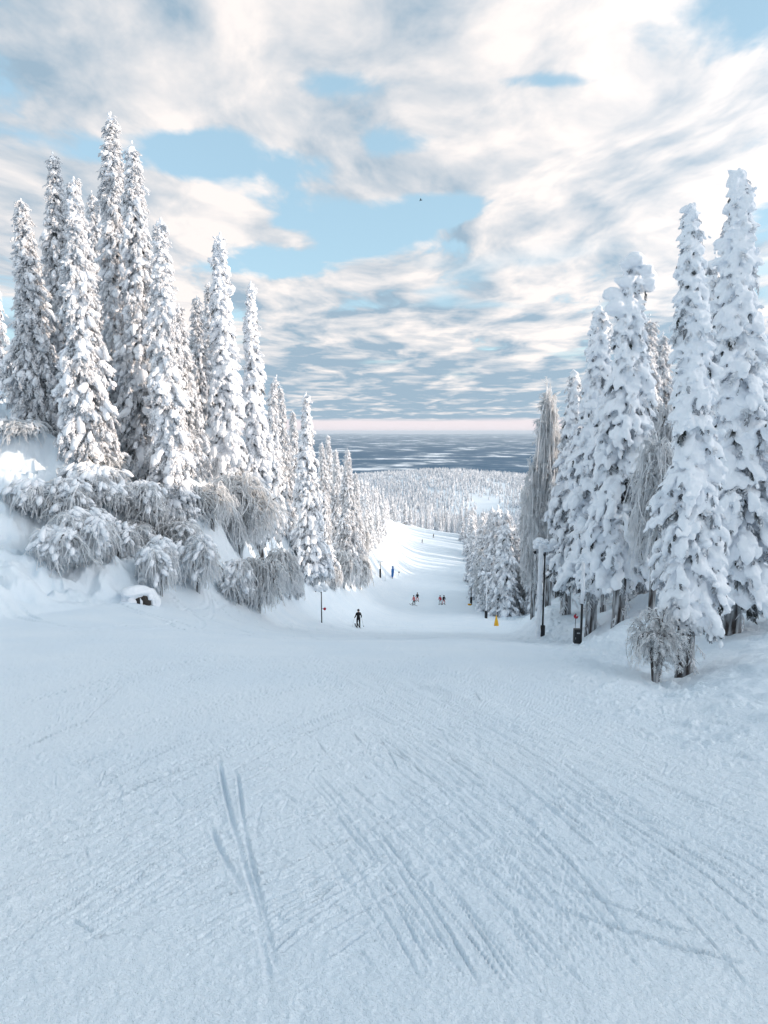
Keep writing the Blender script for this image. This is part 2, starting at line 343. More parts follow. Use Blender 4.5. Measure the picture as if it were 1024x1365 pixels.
# ------------------------------------------------------------------ plant pieces
def frond(seed,nb=9,L=1.,wid=.09):
    r=np.random.default_rng(seed); V=[];Fc=[]
    def blade(p,d,l,w):
        d=d/np.linalg.norm(d); a=np.cross(d,[0,0,1.]); a/=np.linalg.norm(a)+1e-6; bb=np.cross(a,d)
        k=len(V); q=p+d*l*.45
        V.extend([p,q+a*w,q+bb*w*.8,q-a*w,q-bb*w*.5,p+d*l+np.array([0,0,-.12*l])])
        for i in range(4):
            Fc.append([k,k+1+i,k+1+(i+1)%4]); Fc.append([k+5,k+1+(i+1)%4,k+1+i])
    # stem bends down along +x
    for i in range(nb):
        s=(i+.3)/nb; p=np.array([s*L*.8,0,-.28*L*s*s]); side=(-1 if i%2 else 1)
        d=np.array([1.,side*r.uniform(.35,1.1),-r.uniform(.25,1.1)])
        blade(p,d,L*r.uniform(.28,.5)*(1.15-.5*s),wid*r.uniform(.7,1.2)*L)
    blade(np.zeros(3),np.array([1,0,-.15]),L*.9,wid*L)
    return np.array(V),np.array(Fc)
FR=[frond(s) for s in range(8)]
FRW=[frond(s+20,6,1.,.14) for s in range(8)]
FRT=[frond(s+40,8,1.,.045) for s in range(8)]
def orient(az,pitch,roll,sx,sy,sz):
    # local +x -> outward (az) tilted down by pitch
    ca,sa=np.cos(az),np.sin(az); cp,sp=np.cos(pitch),np.sin(pitch); cr,sr=np.cos(roll),np.sin(roll)
    X=np.stack([ca*cp,sa*cp,-sp],1); Yv=np.stack([-sa,ca,0*ca],1); Z=np.cross(X,Yv)
    Y2=Yv*cr[:,None]+Z*sr[:,None]; Z2=np.cross(X,Y2)
    return np.stack([X*sx[:,None],Y2*sy[:,None],Z2*sz[:,None]],2)
def spread(mb,temps,M_,L_,mat=0,smooth=True,r=None):
    idx=r.integers(0,len(temps),len(L_))
    for k,(tv,tf) in enumerate(temps):
        q=idx==k
        if q.any(): mb.inst(tv,tf,M_[q],L_[q],mat,smooth)
def trunk_mb(H,rb,r,lean=(0,0),snow=.5,low=0.):
    mb=MB(); n=14; t=np.linspace(0,1,n); pts=np.stack([lean[0]*t**2*H+np.cumsum(r.normal(0,.012,n)),lean[1]*t**2*H+np.cumsum(r.normal(0,.012,n)),-.6+t*(H+.2)],1)
    rad=rb*(1-t)**.85+.02; rad[0]*=1.25
    tube(mb,pts,rad,10,0); return mb,pts
def spruce(name,H,Rm,seed,pill=.5,feather=.5,crown0=.06,lod=2,lean=(0,0),hook=0.,trunk_r=None,size=1.,bare=.0,drop=1.,dark=.6,top=.14,skirt=.55,knobs=()):
    """returns dict of part meshes"""
    r=np.random.default_rng(seed); T=trunk_r or (.018*H+.04)
    tm,tp=trunk_mb(H*.97,T,r,lean)
    def axis(z):
        t=np.clip(z/H,0,1); hk=np.clip((t-.8)/.2,0,1)**2*hook
        return np.stack([lean[0]*t**2*H+hk,lean[1]*t**2*H+0*hk],-1)
    cz=[];ca=[];cr=[]
    z=crown0*H; lv=0
    nz=r.uniform(0,100)
    while z<H*.985:
        t=(z/H-crown0)/(1-crown0); env=Rm*(1-t)**.88*min(1,skirt+t*3.2)*1.12+top*size*(1-t*.5)
        nb=max(3,int(4+env*6.5/size)); a0=r.uniform(0,6.28)
        az=a0+np.arange(nb)*6.283/nb+r.normal(0,.25,nb)
        nn=vnoise(np.cos(az)*1.3+nz+z*.55/size,np.sin(az)*1.3+z*.7/size+nz,3)
        L=env*(1+.6*nn+r.normal(0,.12,nb))
        keep=r.uniform(size=nb)>bare
        cz+=list((z+r.normal(0,.07,nb)*size)[keep]); ca+=list(az[keep]); cr+=list(np.maximum(L,.06)[keep])
        z+=(.17+.14*(1-t))*size*r.uniform(.7,1.35); lv+=1
    cz=np.array(cz);ca=np.array(ca);cr=np.array(cr); nB=len(cz)
    tt=np.clip((cz/H-crown0)/(1-crown0),0,1)
    dr=(.55+.55*(1-tt))*drop*r.uniform(.75,1.25,nB)*np.clip(.45+tt*4,0,1)
    sm=MB(); nm=MB()
    def pos(s):   # s fraction along each branch
        q=cr*s; ax=axis(cz)
        return np.stack([ax[:,0]+np.cos(ca)*q,ax[:,1]+np.sin(ca)*q,cz-dr*q*(.55+.55*s)],1)
    def pit(s): return np.arctan(dr*(.5+.8*s))
    lt=lod
    sz=size*(.55+.45*(1-tt)**.5)
    # pillows of snow
    for s in (.3,.62,.93,1.08):
        p=r.uniform(size=nB)<pill*(.55 if s<.5 else 1.); n=p.sum()
        if n==0: continue
        k=(sz*r.uniform(.55,1.35,nB))[p]*(.85 if s>1 else 1.)
        M_=orient((ca+r.normal(0,.25,nB))[p],(pit(s)+(.35 if s>1 else -.05)+r.normal(0,.15,nB))[p],r.normal(0,.3,n),k*.33,k*r.uniform(.14,.21,n),k*r.uniform(.09,.15,n))
        L_=pos(s)[p]+r.normal(0,.03,(n,3))
        spread(sm,LUMPS[lt],M_,L_,0,True,r)
        if lt>=2:
            for rep_ in range(3):
                f_=r.uniform(.35,.65,n); off=np.einsum('nij,nj->ni',M_,r.normal(0,.62,(n,3))*np.array([1.,1.,.7])); spread(sm,LUMPS[lt-1],M_*f_[:,None,None]*np.array([1.,1.25,1.4])[None,None,:],L_+off,0,True,r)
    # rime covered sprays
    for s in (.15,.4,.65,.85,1.0):
        for rep in range(2 if feather>.7 else 1):
            p=r.uniform(size=nB)<feather; n=p.sum()
            if n==0: continue
            k=(sz*r.uniform(.7,1.3,nB))[p]
            M_=orient((ca+r.normal(0,.55,nB))[p],(pit(s)+r.normal(.12,.3,nB))[p],r.normal(0,.5,n),k*.58,k*.5,k*.5)
            L_=pos(s)[p]+r.normal(0,.06,(n,3))*size
            spread(sm,FR if r.uniform()<.75 else FRW,M_,L_,1,True,r)
    # dark needles showing below the snow
    for s in (.2,.5,.8,1.0):
        p=r.uniform(size=nB)<dark*(1-.55*tt); n=p.sum()
        if n==0: continue
        k=(sz*r.uniform(.7,1.25,nB))[p]
        M_=orient((ca+r.normal(0,.4,nB))[p],(pit(s)+r.normal(.3,.25,nB))[p],r.normal(0,.5,n),k*.52,k*.42,k*.42)
        L_=pos(s)[p]+np.array([0,0,-.11])*k[:,None]
        spread(nm,FR,M_,L_,0,True,r)
    # leader
    if crown0>.1:      # dead rimed twigs on the bare lower trunk
        n=12; zt=r.uniform(.03,crown0+.02,n)*H; az=r.uniform(0,6.28,n); k=size*r.uniform(.4,1.,n)
        sm.inst(FRT[0][0],FRT[0][1],orient(az,r.uniform(.3,1.2,n),r.normal(0,.5,n),k,k,k),np.stack([axis(zt)[:,0]+np.cos(az)*T*.8,axis(zt)[:,1]+np.sin(az)*T*.8,zt],1),1)
    ax=axis(np.array([H*.9,H*.95,H]))
    for i in range(7):
        zt=H*(.90+.1*i/6); a=axis(np.array([zt]))[0]; k=size*(.17-.015*i)
        tv,tf=LUMPS[lt][r.integers(0,8)]; sm.add(tv*np.array([k*.62,k*.62,k*1.15])+np.array([a[0]+r.normal(0,.02),a[1]+r.normal(0,.02),zt-.05]),tf,0,True)
    for kx,kz,kr in knobs:
        a=axis(np.array([kz*H]))[0]
        for q in range(5):
            tv,tf=LUMPS[lt][r.integers(0,8)]; sm.add(tv*kr*np.array([.8,.7,.6])*r.uniform(.6,1.1)+np.array([a[0]+kx+r.normal(0,.08),a[1]+r.normal(0,.12),kz*H+r.normal(0,.08)]),tf,0,True)
        nm.inst(FR[1][0],FR[1][1],orient(np.array([0. if kx>0 else 3.14]),np.array([.8]),np.array([0.]),*[np.array([kr*1.6])]*3),np.array([[a[0]+kx*.6,a[1],kz*H-.1]]),0)
    return dict(trunk=tm,snow=sm,foliage=nm)
def melt(mb,vox,keep):
    me=mb.mesh('tmp',[M['snow'],M['rime']]); ob=bpy.data.objects.new('tmp',me); COL.objects.link(ob)
    a=ob.modifiers.new('r','REMESH'); a.mode='VOXEL'; a.voxel_size=vox; a.use_smooth_shade=True
    b=ob.modifiers.new('s','SMOOTH'); b.factor=.6; b.iterations=keep
    tx=bpy.data.textures.new('snow_grain','CLOUDS'); tx.noise_scale=vox*7; tx.noise_depth=3
    c=ob.modifiers.new('d','DISPLACE'); c.texture=tx; c.strength=vox*1.9; c.mid_level=.5; c.texture_coords='LOCAL'
    dg=bpy.context.evaluated_depsgraph_get(); m2=bpy.data.meshes.new_from_object(ob.evaluated_get(dg)); bpy.data.objects.remove(ob); bpy.data.meshes.remove(me)
    return m2
def put_spruce(loc,label,cat='spruce tree',group=None,rz=0,name='spruce_tree',vox=None,**k):
    d=spruce(name,**k,name_=None) if False else spruce(name,**k)
    o=empty(name,loc,rz); tag(o,label,cat,group)
    d['trunk'].build('trunk',M['bark'],o)
    if d['foliage'].n: d['foliage'].build('foliage',M['needles'],o)
    if vox:
        sp_=MB(); ft=MB()
        for v_,f_,m_,q_ in zip(d['snow'].v,d['snow'].f,d['snow'].m,d['snow'].sm):
            t_=ft if m_[0]==1 else sp_; t_.add(v_,f_-f_.min(),int(m_[0]),True)
        m2=melt(sp_,vox,2); so_=bpy.data.objects.new('snow_cover',m2); COL.objects.link(so_); so_.parent=o
        if ft.n: ft.build('frosted_twigs',[M['snow'],M['rime']],o)
    else: d['snow'].build('snow_cover',[M['snow'],M['rime']],o)
    return o
def weeping(H,Rm,seed,n=420,thick=.02,fine=3,arch=1.,side=None,lump_=0,hang=.85,stems=4,white=.96):
    """arching birch or bush bowed down under rime: limbs rise, bow over and hang"""
    r=np.random.default_rng(seed); tw=MB(); ri=MB(); ctr=[]
    for i in range(stems):
        a=r.uniform(0,6.28); rr=Rm*r.uniform(.15,.75); top=H*(r.uniform(.85,1.) if H<6 or i==0 else r.uniform(.5,.93))*(1-.38*(rr/Rm)**1.5)
        t=np.linspace(0,1,12); ex=rr*t**1.6
        P=np.stack([np.cos(a)*ex,np.sin(a)*ex,-.4+(top+.4)*np.sin(t*math.pi*.5)**.9],1)
        if side is not None: P[:,:2]+=np.array(side)[None,:]*(t**2)[:,None]
        tube(tw,P,(.03+.012*H)*(1-.75*t),6,0); ctr.append(P)
    fl=[];fm=[]
    n=int(n*.62); thick*=.78
    for i in range(n):
        P=ctr[r.integers(0,stems)]; t0=r.uniform(.25,1.)**.7; k=t0*11; j=min(int(k),10); p0=P[j]+(P[j+1]-P[j])*(k-j)
        a=r.uniform(0,6.28); out=Rm*r.uniform(.25,1.)*(1.1-(.5 if H<6 else .88)*t0); rise=H*.13*r.uniform(0,1.6)*arch; fall=(p0[2])*r.uniform(.05,.92)*hang
        t=np.linspace(0,1,9); e=out*(1-(1-t)**1.9); zz=rise*np.sin(np.clip(t*2.2,0,1.57))*2*(1-t)-fall*t**2.1; a2=a+r.normal(0,.5)*t**1.5
        wob=np.cumsum(r.normal(0,.02*(1+H*.2),(9,3)),0)*np.linspace(.2,1,9)[:,None]
        Q=np.stack([p0[0]+np.cos(a2)*e,p0[1]+np.sin(a2)*e,p0[2]+zz],1)+wob
        tube(ri,Q,thick*r.uniform(.8,1.5)*(1.5-.9*t),4,0 if r.uniform()<white else 1,True)
        if r.uniform()<.5:   # a fork
            m=r.integers(2,6); b=a+r.normal(0,.9); L=out*r.uniform(.3,.7); s_=np.linspace(0,1,6)
            W=Q[m]+np.stack([np.cos(b)*L*s_,np.sin(b)*L*s_,-L*(.1*s_+s_*s_*1.1)],1)+np.cumsum(r.normal(0,.02,(6,3)),0)
            tube(ri,W,thick*(1.2-.8*s_),4,0 if r.uniform()<white else 1,True); Z_=[(Q,9),(W,6)]
        else: Z_=[(Q,9)]
        for (q_,nn_) in Z_:
            for c_ in range(fine+4):
                m=r.integers(1,nn_); d=q_[min(m,nn_-1)]-q_[m-1]; fl.append(q_[m-1]+d*r.uniform()); fm.append((math.atan2(d[1],d[0])+r.normal(0,.7),min(1.45,math.atan2(-d[2],math.hypot(d[0],d[1])+1e-5)+r.normal(.1,.35)),r.uniform(.5,1.2)*(6+H)*thick*.95))
        if lump_ and r.uniform()<lump_/n*6:
            for m in r.integers(1,7,3):
                k_=r.uniform(.035,.085)*(1+lump_/60); tv,tf=LUMPS[1][r.integers(0,8)]; az_=np.array([[np.cos(a),-np.sin(a),0],[np.sin(a),np.cos(a),0],[0,0,1]])
                ri.add((tv*np.array([k_*2.4,k_*1.1,k_*.9])@np.array([[.8,0,-.6],[0,1,0],[.6,0,.8]]))@az_.T+Q[m]+np.array([0,0,k_*.3]),tf,2,True)
    fl=np.array(fl); fm=np.array(fm); sc_=np.clip(fm[:,2],.12,1.1)*1.15
    spread(ri,FRT,orient(fm[:,0],fm[:,1],r.normal(0,.6,len(fl)),sc_,sc_,sc_),fl,0,True,r)
    return tw,ri
def put_weeping(loc,label,cat,group=None,rz=0,name='birch_tree',part=('trunk','branches'),**k):
    tw,ri=weeping(**k); o=empty(name,loc,rz); tag(o,label,cat,group)
    tw.build(part[0],M['bark'],o); ri.build(part[1],[M['hair'],M['twig'],M['snow']],o); return o
def top_at(px,row,D):                 # x, ground z and height of something whose tip shows at (px,row)
    x=cx(px,row)*D; z0=gz(x,D); return x,z0,tz(row)*D-z0
def base_at(px,D,row=800):
    x=cx(px,row)*D; 
    for _ in range(3):
        z=gz(x,D); _,rw=project(x,D,z); x=cx(px,rw)*D
    return x,D,gz(x,D)
#SECTION_BREAK
g=sheet(); go=g.build('ground',M['ground']); tag(go,kind='structure')
print('ground',time.time()-T0)
# ------------------------------------------------------------------ far plain
def far_plain():
    rr=np.concatenate([np.geomspace(2300,90000,150)]); az=np.linspace(-math.pi,math.pi,361)[:-1]
    A,Q=np.meshgrid(az,rr,indexing='ij'); X=np.sin(A)*Q; Y=np.cos(A)*Q
    Z=-335+np.clip((Q-9000)/30000,0,1)*fbm(X/5200,Y/5200,3,101)*95
    na,nr=A.shape; V=np.stack([X,Y,Z],2).reshape(-1,3); i=np.arange(na)[:,None]; j=np.arange(nr-1)[None,:]; i2=(i+1)%na
    a=(i*nr+j).ravel(); b=(i2*nr+j).ravel(); c=(i2*nr+j+1).ravel(); d=(i*nr+j+1).ravel()
    mb=MB(); mb.add(V,np.concatenate([np.stack([a,b,c],1),np.stack([a,c,d],1)])[:,::-1]); return mb
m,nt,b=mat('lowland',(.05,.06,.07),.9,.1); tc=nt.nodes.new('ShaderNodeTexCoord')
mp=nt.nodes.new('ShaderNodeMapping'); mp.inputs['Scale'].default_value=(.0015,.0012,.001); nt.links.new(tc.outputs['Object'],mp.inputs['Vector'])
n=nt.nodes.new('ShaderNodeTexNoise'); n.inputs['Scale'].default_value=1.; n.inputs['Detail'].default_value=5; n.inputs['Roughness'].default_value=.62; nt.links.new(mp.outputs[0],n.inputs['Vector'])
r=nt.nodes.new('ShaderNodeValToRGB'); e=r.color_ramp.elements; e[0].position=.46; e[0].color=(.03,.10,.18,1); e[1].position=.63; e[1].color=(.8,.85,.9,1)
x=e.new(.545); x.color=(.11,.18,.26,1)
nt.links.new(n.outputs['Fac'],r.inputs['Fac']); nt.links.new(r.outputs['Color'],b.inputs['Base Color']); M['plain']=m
tag(far_plain().build('far_lowland',m),kind='structure')
# ------------------------------------------------------------------ far wood: one mass nobody could count
def far_wood():
    r=np.random.default_rng(5); mb=MB(); temps=[]
    for s in range(6):
        q=np.random.default_rng(s+60); V=[];Fc=[]
        for k,(z0,z1,rad) in enumerate([(.0,.5,.15),(.22,.75,.115),(.5,1.,.075)]):
            o=len(V); n=7
            for i in range(n): a=i*6.283/n+q.uniform(-.2,.2); w=rad*q.uniform(.7,1.3); V.append((math.cos(a)*w,math.sin(a)*w,z0+q.uniform(-.05,.05)))
            V.append((q.normal(0,.01),q.normal(0,.01),z1)); Fc+=[(o+i,o+(i+1)%n,o+n) for i in range(n)]
        temps.append((np.array(V),np.array(Fc)))
    N=15000
    D=np.exp(r.uniform(math.log(430),math.log(1950),N)); D[:8500]=r.uniform(950,1950,8500); px=r.uniform(430,880,N); X=(px-512)/820*D
    dens=fbm(X/75.,D/75.,3,111)
    keep=dens>-.22
    clear=np.exp(-(((px-645)/48)**2+((np.log(D)-math.log(1000))/.16)**2)*.9); keep&=(clear*1.15<r.uniform(.1,1.1,N))
    keep&=~((px>475)&(D<560)&(px<700)&(D>500)&(dens<.1))
    X,D=X[keep],D[keep]; Z=ground(X,D); n=len(X); h=r.uniform(8,15,n)
    rz=r.uniform(0,6.28,n); c,s=np.cos(rz),np.sin(rz); w=h*r.uniform(.8,1.25,n); o=0*c
    Mx=np.stack([np.stack([c*w,-s*w,o],1),np.stack([s*w,c*w,o],1),np.stack([o,o,h],1)],1)
    spread(mb,temps,Mx,np.stack([X,D,Z-.4],1),0,False,r); return mb
m,nt,b=mat('far_rime',(.6,.64,.68),.9,.1); tc=nt.nodes.new('ShaderNodeTexCoord'); mixcol(nt,b,tc,.35,(.38,.42,.47),(.82,.84,.87),.38,.62)
wd=far_wood().build('distant_forest',m); tag(wd,kind='stuff'); tag(wd,'far wood of tiny frosted trees on the hill beyond the piste','forest')
print('wood',time.time()-T0)
# ------------------------------------------------------------------ hero trees
def hero_spruce(px,row,D,label,group=None,bpx=None,**k):
    x,z0,H=top_at(px,row,D)
    if bpx is not None:
        xt=x; x,_,z0=base_at(bpx,D); H=tz(row)*D-z0; k['lean']=((xt-x)/H,0)
    if px<480: k['Rm']*=.74; k['dark']=k.get('dark',.6)*.7
    u,v=project(x,D,z0); print('  tree',px,row,'D',D,'H %.1f base %.0f,%.0f'%(H,u,v))
    return put_spruce((x,D,z0-.1),label,H=H,group=group,**k)
LG='tall rime spruces on the left bank'; RG='snow laden spruces on the right mound'
fe=dict(pill=.3,feather=.95,size=.85)
hero_spruce(147,146,33,'tallest frosted spruce of the left bank, needle thin tip reaching highest',LG,Rm=1.75,seed=11,dark=.3,**fe)
hero_spruce(176,185,31,'second tallest frosted spruce, just right of the tallest one',LG,Rm=1.45,seed=12,dark=.75,pill=.42,feather=.9,size=.88)
hero_spruce(213,287,29,'slim frosted spruce leaning out on the steep bank, dark gaps at its foot',LG,Rm=1.1,seed=13,dark=.7,pill=.5,feather=.9,size=.95)
hero_spruce(97,232,27.5,'broad frosted spruce at the left end of the tall row',LG,Rm=.95,seed=14,dark=.3,**fe)
hero_spruce(122,252,39,'frosted spruce half hidden behind the tallest one',LG,Rm=1.2,seed=15,lod=1,**fe)
hero_spruce(70,200,33,'frosted spruce beyond the broad one at the far left',LG,Rm=1.5,seed=16,lod=1,**fe)
hero_spruce(28,262,30,'frosted spruce nearest the left margin',LG,Rm=1.4,seed=17,lod=1,**fe)
hero_spruce(238,402,37,'short frosted spruce behind the slim leaning one',LG,Rm=1.1,seed=18,lod=1,**fe)
hero_spruce(262,392,43,'blunt topped frosted spruce between the slim and the lumpy one',LG,Rm=1.3,seed=19,lod=1,bare=.12,**fe)
hero_spruce(278,374,47,'thin spire frosted spruce rising behind the lumpy one',LG,Rm=1.0,seed=20,lod=1,**fe)
hero_spruce(292,308,40,'lumpy spruce with fat snow knobs and a crooked top on the left bank',LG,Rm=1.25,seed=21,pill=.85,feather=.45,dark=.6,size=1.15,knobs=[(-.35,.9,.32),(.3,.87,.3),(.42,.8,.36),(.05,.96,.26),(.3,.74,.34),(-.3,.6,.34)])
hero_spruce(334,373,43,'narrow snowy spruce right of the lumpy one, dark streak down its left',LG,Rm=1.15,seed=22,pill=.75,feather=.5,dark=.85)
hero_spruce(362,498,52,'thin spruce with a bent snow covered tip beside the narrow one',LG,Rm=.8,seed=23,lod=1,pill=.6,feather=.6,hook=.4)
hero_spruce(373,512,60,'pointed frosted spruce between the bent tip and the lone dark footed one',LG,Rm=1.5,seed=24,lod=1,dark=.3,**fe)
hero_spruce(390,546,66,'small frosted spruce peeping out left of the dark footed one',LG,Rm=1.2,seed=25,lod=1,**fe)
hero_spruce(408,522,56,'stout frosted spruce with dark foot standing alone above the bank edge',LG,Rm=1.5,seed=26,pill=.6,feather=.7,dark=.8)
hero_spruce(429,588,80,'slim frosted spruce first beyond the stout dark footed one',LG,Rm=1.3,seed=27,lod=1,**fe)
hero_spruce(437,578,92,'sharp spire spruce where the left belt begins against the lowland',LG,Rm=1.4,seed=28,lod=1,**fe)
hero_spruce(448,597,86,'thin frosted spire between two taller ones at the belt start',LG,Rm=1.2,seed=29,lod=1,**fe)
hero_spruce(463,596,78,'wide based frosted spruce with sharp tip against the blue lowland',LG,Rm=1.9,seed=30,lod=1,**fe)
hero_spruce(432,655,66,'low dark sided spruce under the spires at the start of the left belt',LG,Rm=1.2,seed=31,lod=1,pill=.5,feather=.7,dark=.9)
hero_spruce(474,628,100,'frosted spruce with a blunt tip right of the wide based one',LG,Rm=1.6,seed=32,lod=1,**fe)
# right
pk=dict(pill=1.,feather=.4)
hero_spruce(921,262,10.0,'huge snow plastered spruce nearest the viewer, dark trunk bare at its foot',RG,bpx=914,Rm=.40,seed=41,size=.40,dark=1.,crown0=.17,trunk_r=.14,top=.1,skirt=.8,lod=2,pill=1.,feather=.35,vox=.018)
hero_spruce(846,336,20,'spruce with a crooked hammer shaped snow top on the right mound',RG,bpx=824,Rm=.72,seed=42,size=.72,dark=1.,crown0=.2,hook=.05,trunk_r=.2,top=.3,skirt=.75,knobs=[(-.5,.895,.36),(-.42,.86,.34),(-.3,.935,.26),(.28,.96,.3),(.38,.93,.3),(0,.985,.34),(-.25,.985,.2)],vox=.036,**pk)
hero_spruce(800,396,23,'pointed snow laden spruce left of the crooked topped one',RG,bpx=787,Rm=.9,seed=43,size=.74,dark=1.,crown0=.2,trunk_r=.2,skirt=.7,vox=.036,**pk)
hero_spruce(866,415,29,'frosted spruce with sunlit tip behind the crooked topped one',RG,Rm=1.1,seed=44,lod=1,dark=.4,**fe)
hero_spruce(884,440,33,'lower frosted spruce just right of the sunlit tip',RG,Rm=1.3,seed=45,lod=1,dark=.4,**fe)
hero_spruce(766,490,30,'slender snow laden spruce at the left of the mound group',RG,Rm=.7,seed=46,size=.85,lod=1,dark=.8,crown0=.2,vox=.036,**pk)
hero_spruce(985,215,12.5,'snow laden spruce at the right margin beyond the nearest one',RG,bpx=975,Rm=.6,seed=47,size=.6,dark=.8,crown0=.12,vox=.022,**pk)
hero_spruce(955,330,22,'snow laden spruce behind the nearest one',RG,Rm=.95,seed=48,lod=1,size=.85,dark=.8,vox=.036,**pk)
print('heroes',time.time()-T0)
BG='rime covered birches and bent trees'
def hero_birch(px,row,D,label,**k):
    x,z0,H=top_at(px,row,D); u,v=project(x,D,z0); print('  birch',px,row,'D',D,'H %.1f base %.0f,%.0f'%(H,u,v)); return put_weeping((x,D,z0-.05),label,'birch tree',BG,H=H,**k)
hero_birch(740,524,36,'weeping frosted birch with bowed top left of the mound spruces',Rm=1.35,seed=57,n=1000,thick=.03,fine=7,stems=5,hang=.4,side=(-.3,0))
hero_birch(716,622,44,'small bent frosted birch behind the snow capped floodlight',Rm=1.1,seed=58,n=520,thick=.03,fine=6,stems=4,hang=.4,side=(-.5,0))
hero_birch(752,540,41,'frosted birch with sunlit twigs behind the weeping one',Rm=1.2,seed=53,n=700,thick=.03,fine=5,stems=3,hang=.42)
hero_birch(880,600,17.5,'frosted birch hanging over the mound between two big spruces',Rm=.95,seed=54,n=1100,thick=.015,fine=6,stems=4,hang=.5)
hero_birch(815,560,27,'frosted birch in the gap behind the mound trunks',Rm=1.6,seed=55,n=600,thick=.028,fine=3,stems=3)
hero_birch(885,560,25,'frosted birch filling the gap behind the nearest spruce',Rm=1.8,seed=56,n=600,thick=.025,fine=3,stems=3)
SG='snow bowed bushes on the left bank'
def bush(px,top,D,label,name='birch_bush',cat='bush',gr=SG,**k):
    x,z0,H=top_at(px,top,D); H=min(max(H,.7),k.get('Rm',1)*2.1); u,v=project(x,D,z0); print('  bush',px,top,'D',D,'H %.1f base %.0f,%.0f'%(H,u,v))
    return put_weeping((x,D,z0-.05),label,cat,gr,name=name,part=('stems','twigs'),H=H,**k)
bush(318,640,36,'widest snow bowed bush in the middle of the left bank',Rm=2.3,seed=61,n=1500,thick=.03,fine=4,stems=7,lump_=0,white=.93)
bush(282,640,32,'frosted bush left of the widest one with upright pale stems',Rm=1.5,seed=62,n=600,thick=.028,fine=3,stems=5,white=.96)
bush(343,698,30.5,'dome shaped weeping bush hanging to the foot of the bank',Rm=1.35,seed=63,n=1300,thick=.024,fine=4,stems=4,white=.95)
bush(120,622,26.5,'rounded frosted bush high on the bank near the left edge',Rm=1.5,seed=64,n=800,thick=.026,fine=4,stems=6,lump_=26)
bush(185,640,27,'arching frosted bush above the dark hollow boulder',Rm=1.25,seed=65,n=700,thick=.026,fine=4,stems=5,lump_=22)
bush(208,602,31,'bent over bush under the slim leaning spruce',Rm=1.2,seed=66,n=500,thick=.026,fine=3,stems=4,lump_=16)
bush(125,560,29.5,'snow crusted bush at the foot of the broad left spruce',Rm=1.2,seed=67,n=500,thick=.03,fine=3,stems=4,lump_=30)
bush(175,525,33,'frosted thicket under the two tallest spruces',Rm=1.6,seed=68,n=600,thick=.03,fine=3,stems=5)
bush(60,640,25,'frosted bush at the left margin',Rm=1.6,seed=69,n=600,thick=.028,fine=3,stems=5,lump_=20)
bush(155,700,24.6,'low drooping bush on the lower bank left of the boulder',Rm=1.0,seed=70,n=500,thick=.022,fine=4,stems=4,lump_=14)
bush(245,600,38,'frosted bush at the foot of the blunt topped spruce',Rm=1.5,seed=71,n=500,thick=.034,fine=3,stems=4)
bush(372,640,43,'frosted bush behind the dome shaped one',Rm=1.7,seed=73,n=600,thick=.04,fine=3,stems=4)
bush(396,735,48,'small dark stemmed bush on the bank under the stout spruce',Rm=.5,seed=74,n=260,thick=.03,fine=3,stems=4,white=.75)
bush(420,718,57,'frosted bush at the right foot of the stout dark footed spruce',Rm=1.6,seed=75,n=500,thick=.045,fine=3,stems=4)
bush(458,700,72,'tall frosted bush spilling down to the piste at the end of the bank',Rm=2.2,seed=76,n=700,thick=.055,fine=3,stems=5)
bush(480,722,86,'frosted bush at the piste edge below the left belt',Rm=2.2,seed=77,n=700,thick=.06,fine=3,stems=5)
bush(446,745,66,'low frosted bush on the last slope of the bank',Rm=1.2,seed=78,n=400,thick=.05,fine=3,stems=4)
bush(878,830,9.4,'leafless bush with frosted twigs at the foot of the nearest spruce',gr=None,Rm=.55,seed=79,n=150,thick=.005,fine=2,stems=7,white=.3,hang=.5,arch=1.8)
for i,(px,top,D,R,lb) in enumerate([(112,676,22.9,1.25,'long frosted bush sprawling on the low bank near the left edge'),(72,700,22,1.1,'frosted bush at the left edge of the low bank'),(212,722,23.9,1.0,'frosted bush on the lower bank just right of the boulder'),(262,716,26.2,1.2,'grey frosted bush on the lower bank below the rounded one'),(318,735,28.8,1.0,'frosted bush tucked between the widest and the dome shaped one'),(150,640,26.5,1.3,'frosted bush in the middle of the left bushes, above the sprawling one'),(92,640,25,1.2,'small snow crusted bush at the left margin of the low bank'),(225,668,28.5,.9,'snow crusted bush between the arching one and the widest one'),(236,690,28.2,1.3,'rounded frosted bush on the slope left of the widest one'),(172,712,26.2,1.1,'snow crusted bush just left above the boulder'),(203,715,26.6,.6,'knobbly little snow clump right above the boulder'),
    (140,655,28,1.0,'snow crusted bush just above the low drooping one'),
    (20,600,27,1.4,'snow crusted bush on the bank beyond the left margin'),(75,590,30,1.2,'snow crusted bush high up at the far left'),(385,690,46,1.2,'frosted bush below the narrow snowy spruce'),(228,560,36,1.2,'frosted undergrowth beside the slim leaning spruce')]):
    bush(px,top,D,lb,Rm=R,seed=300+i,n=int(360*R+120),thick=.024,fine=4,stems=5,lump_=18 if i<7 else 4)
print('bushes',time.time()-T0)
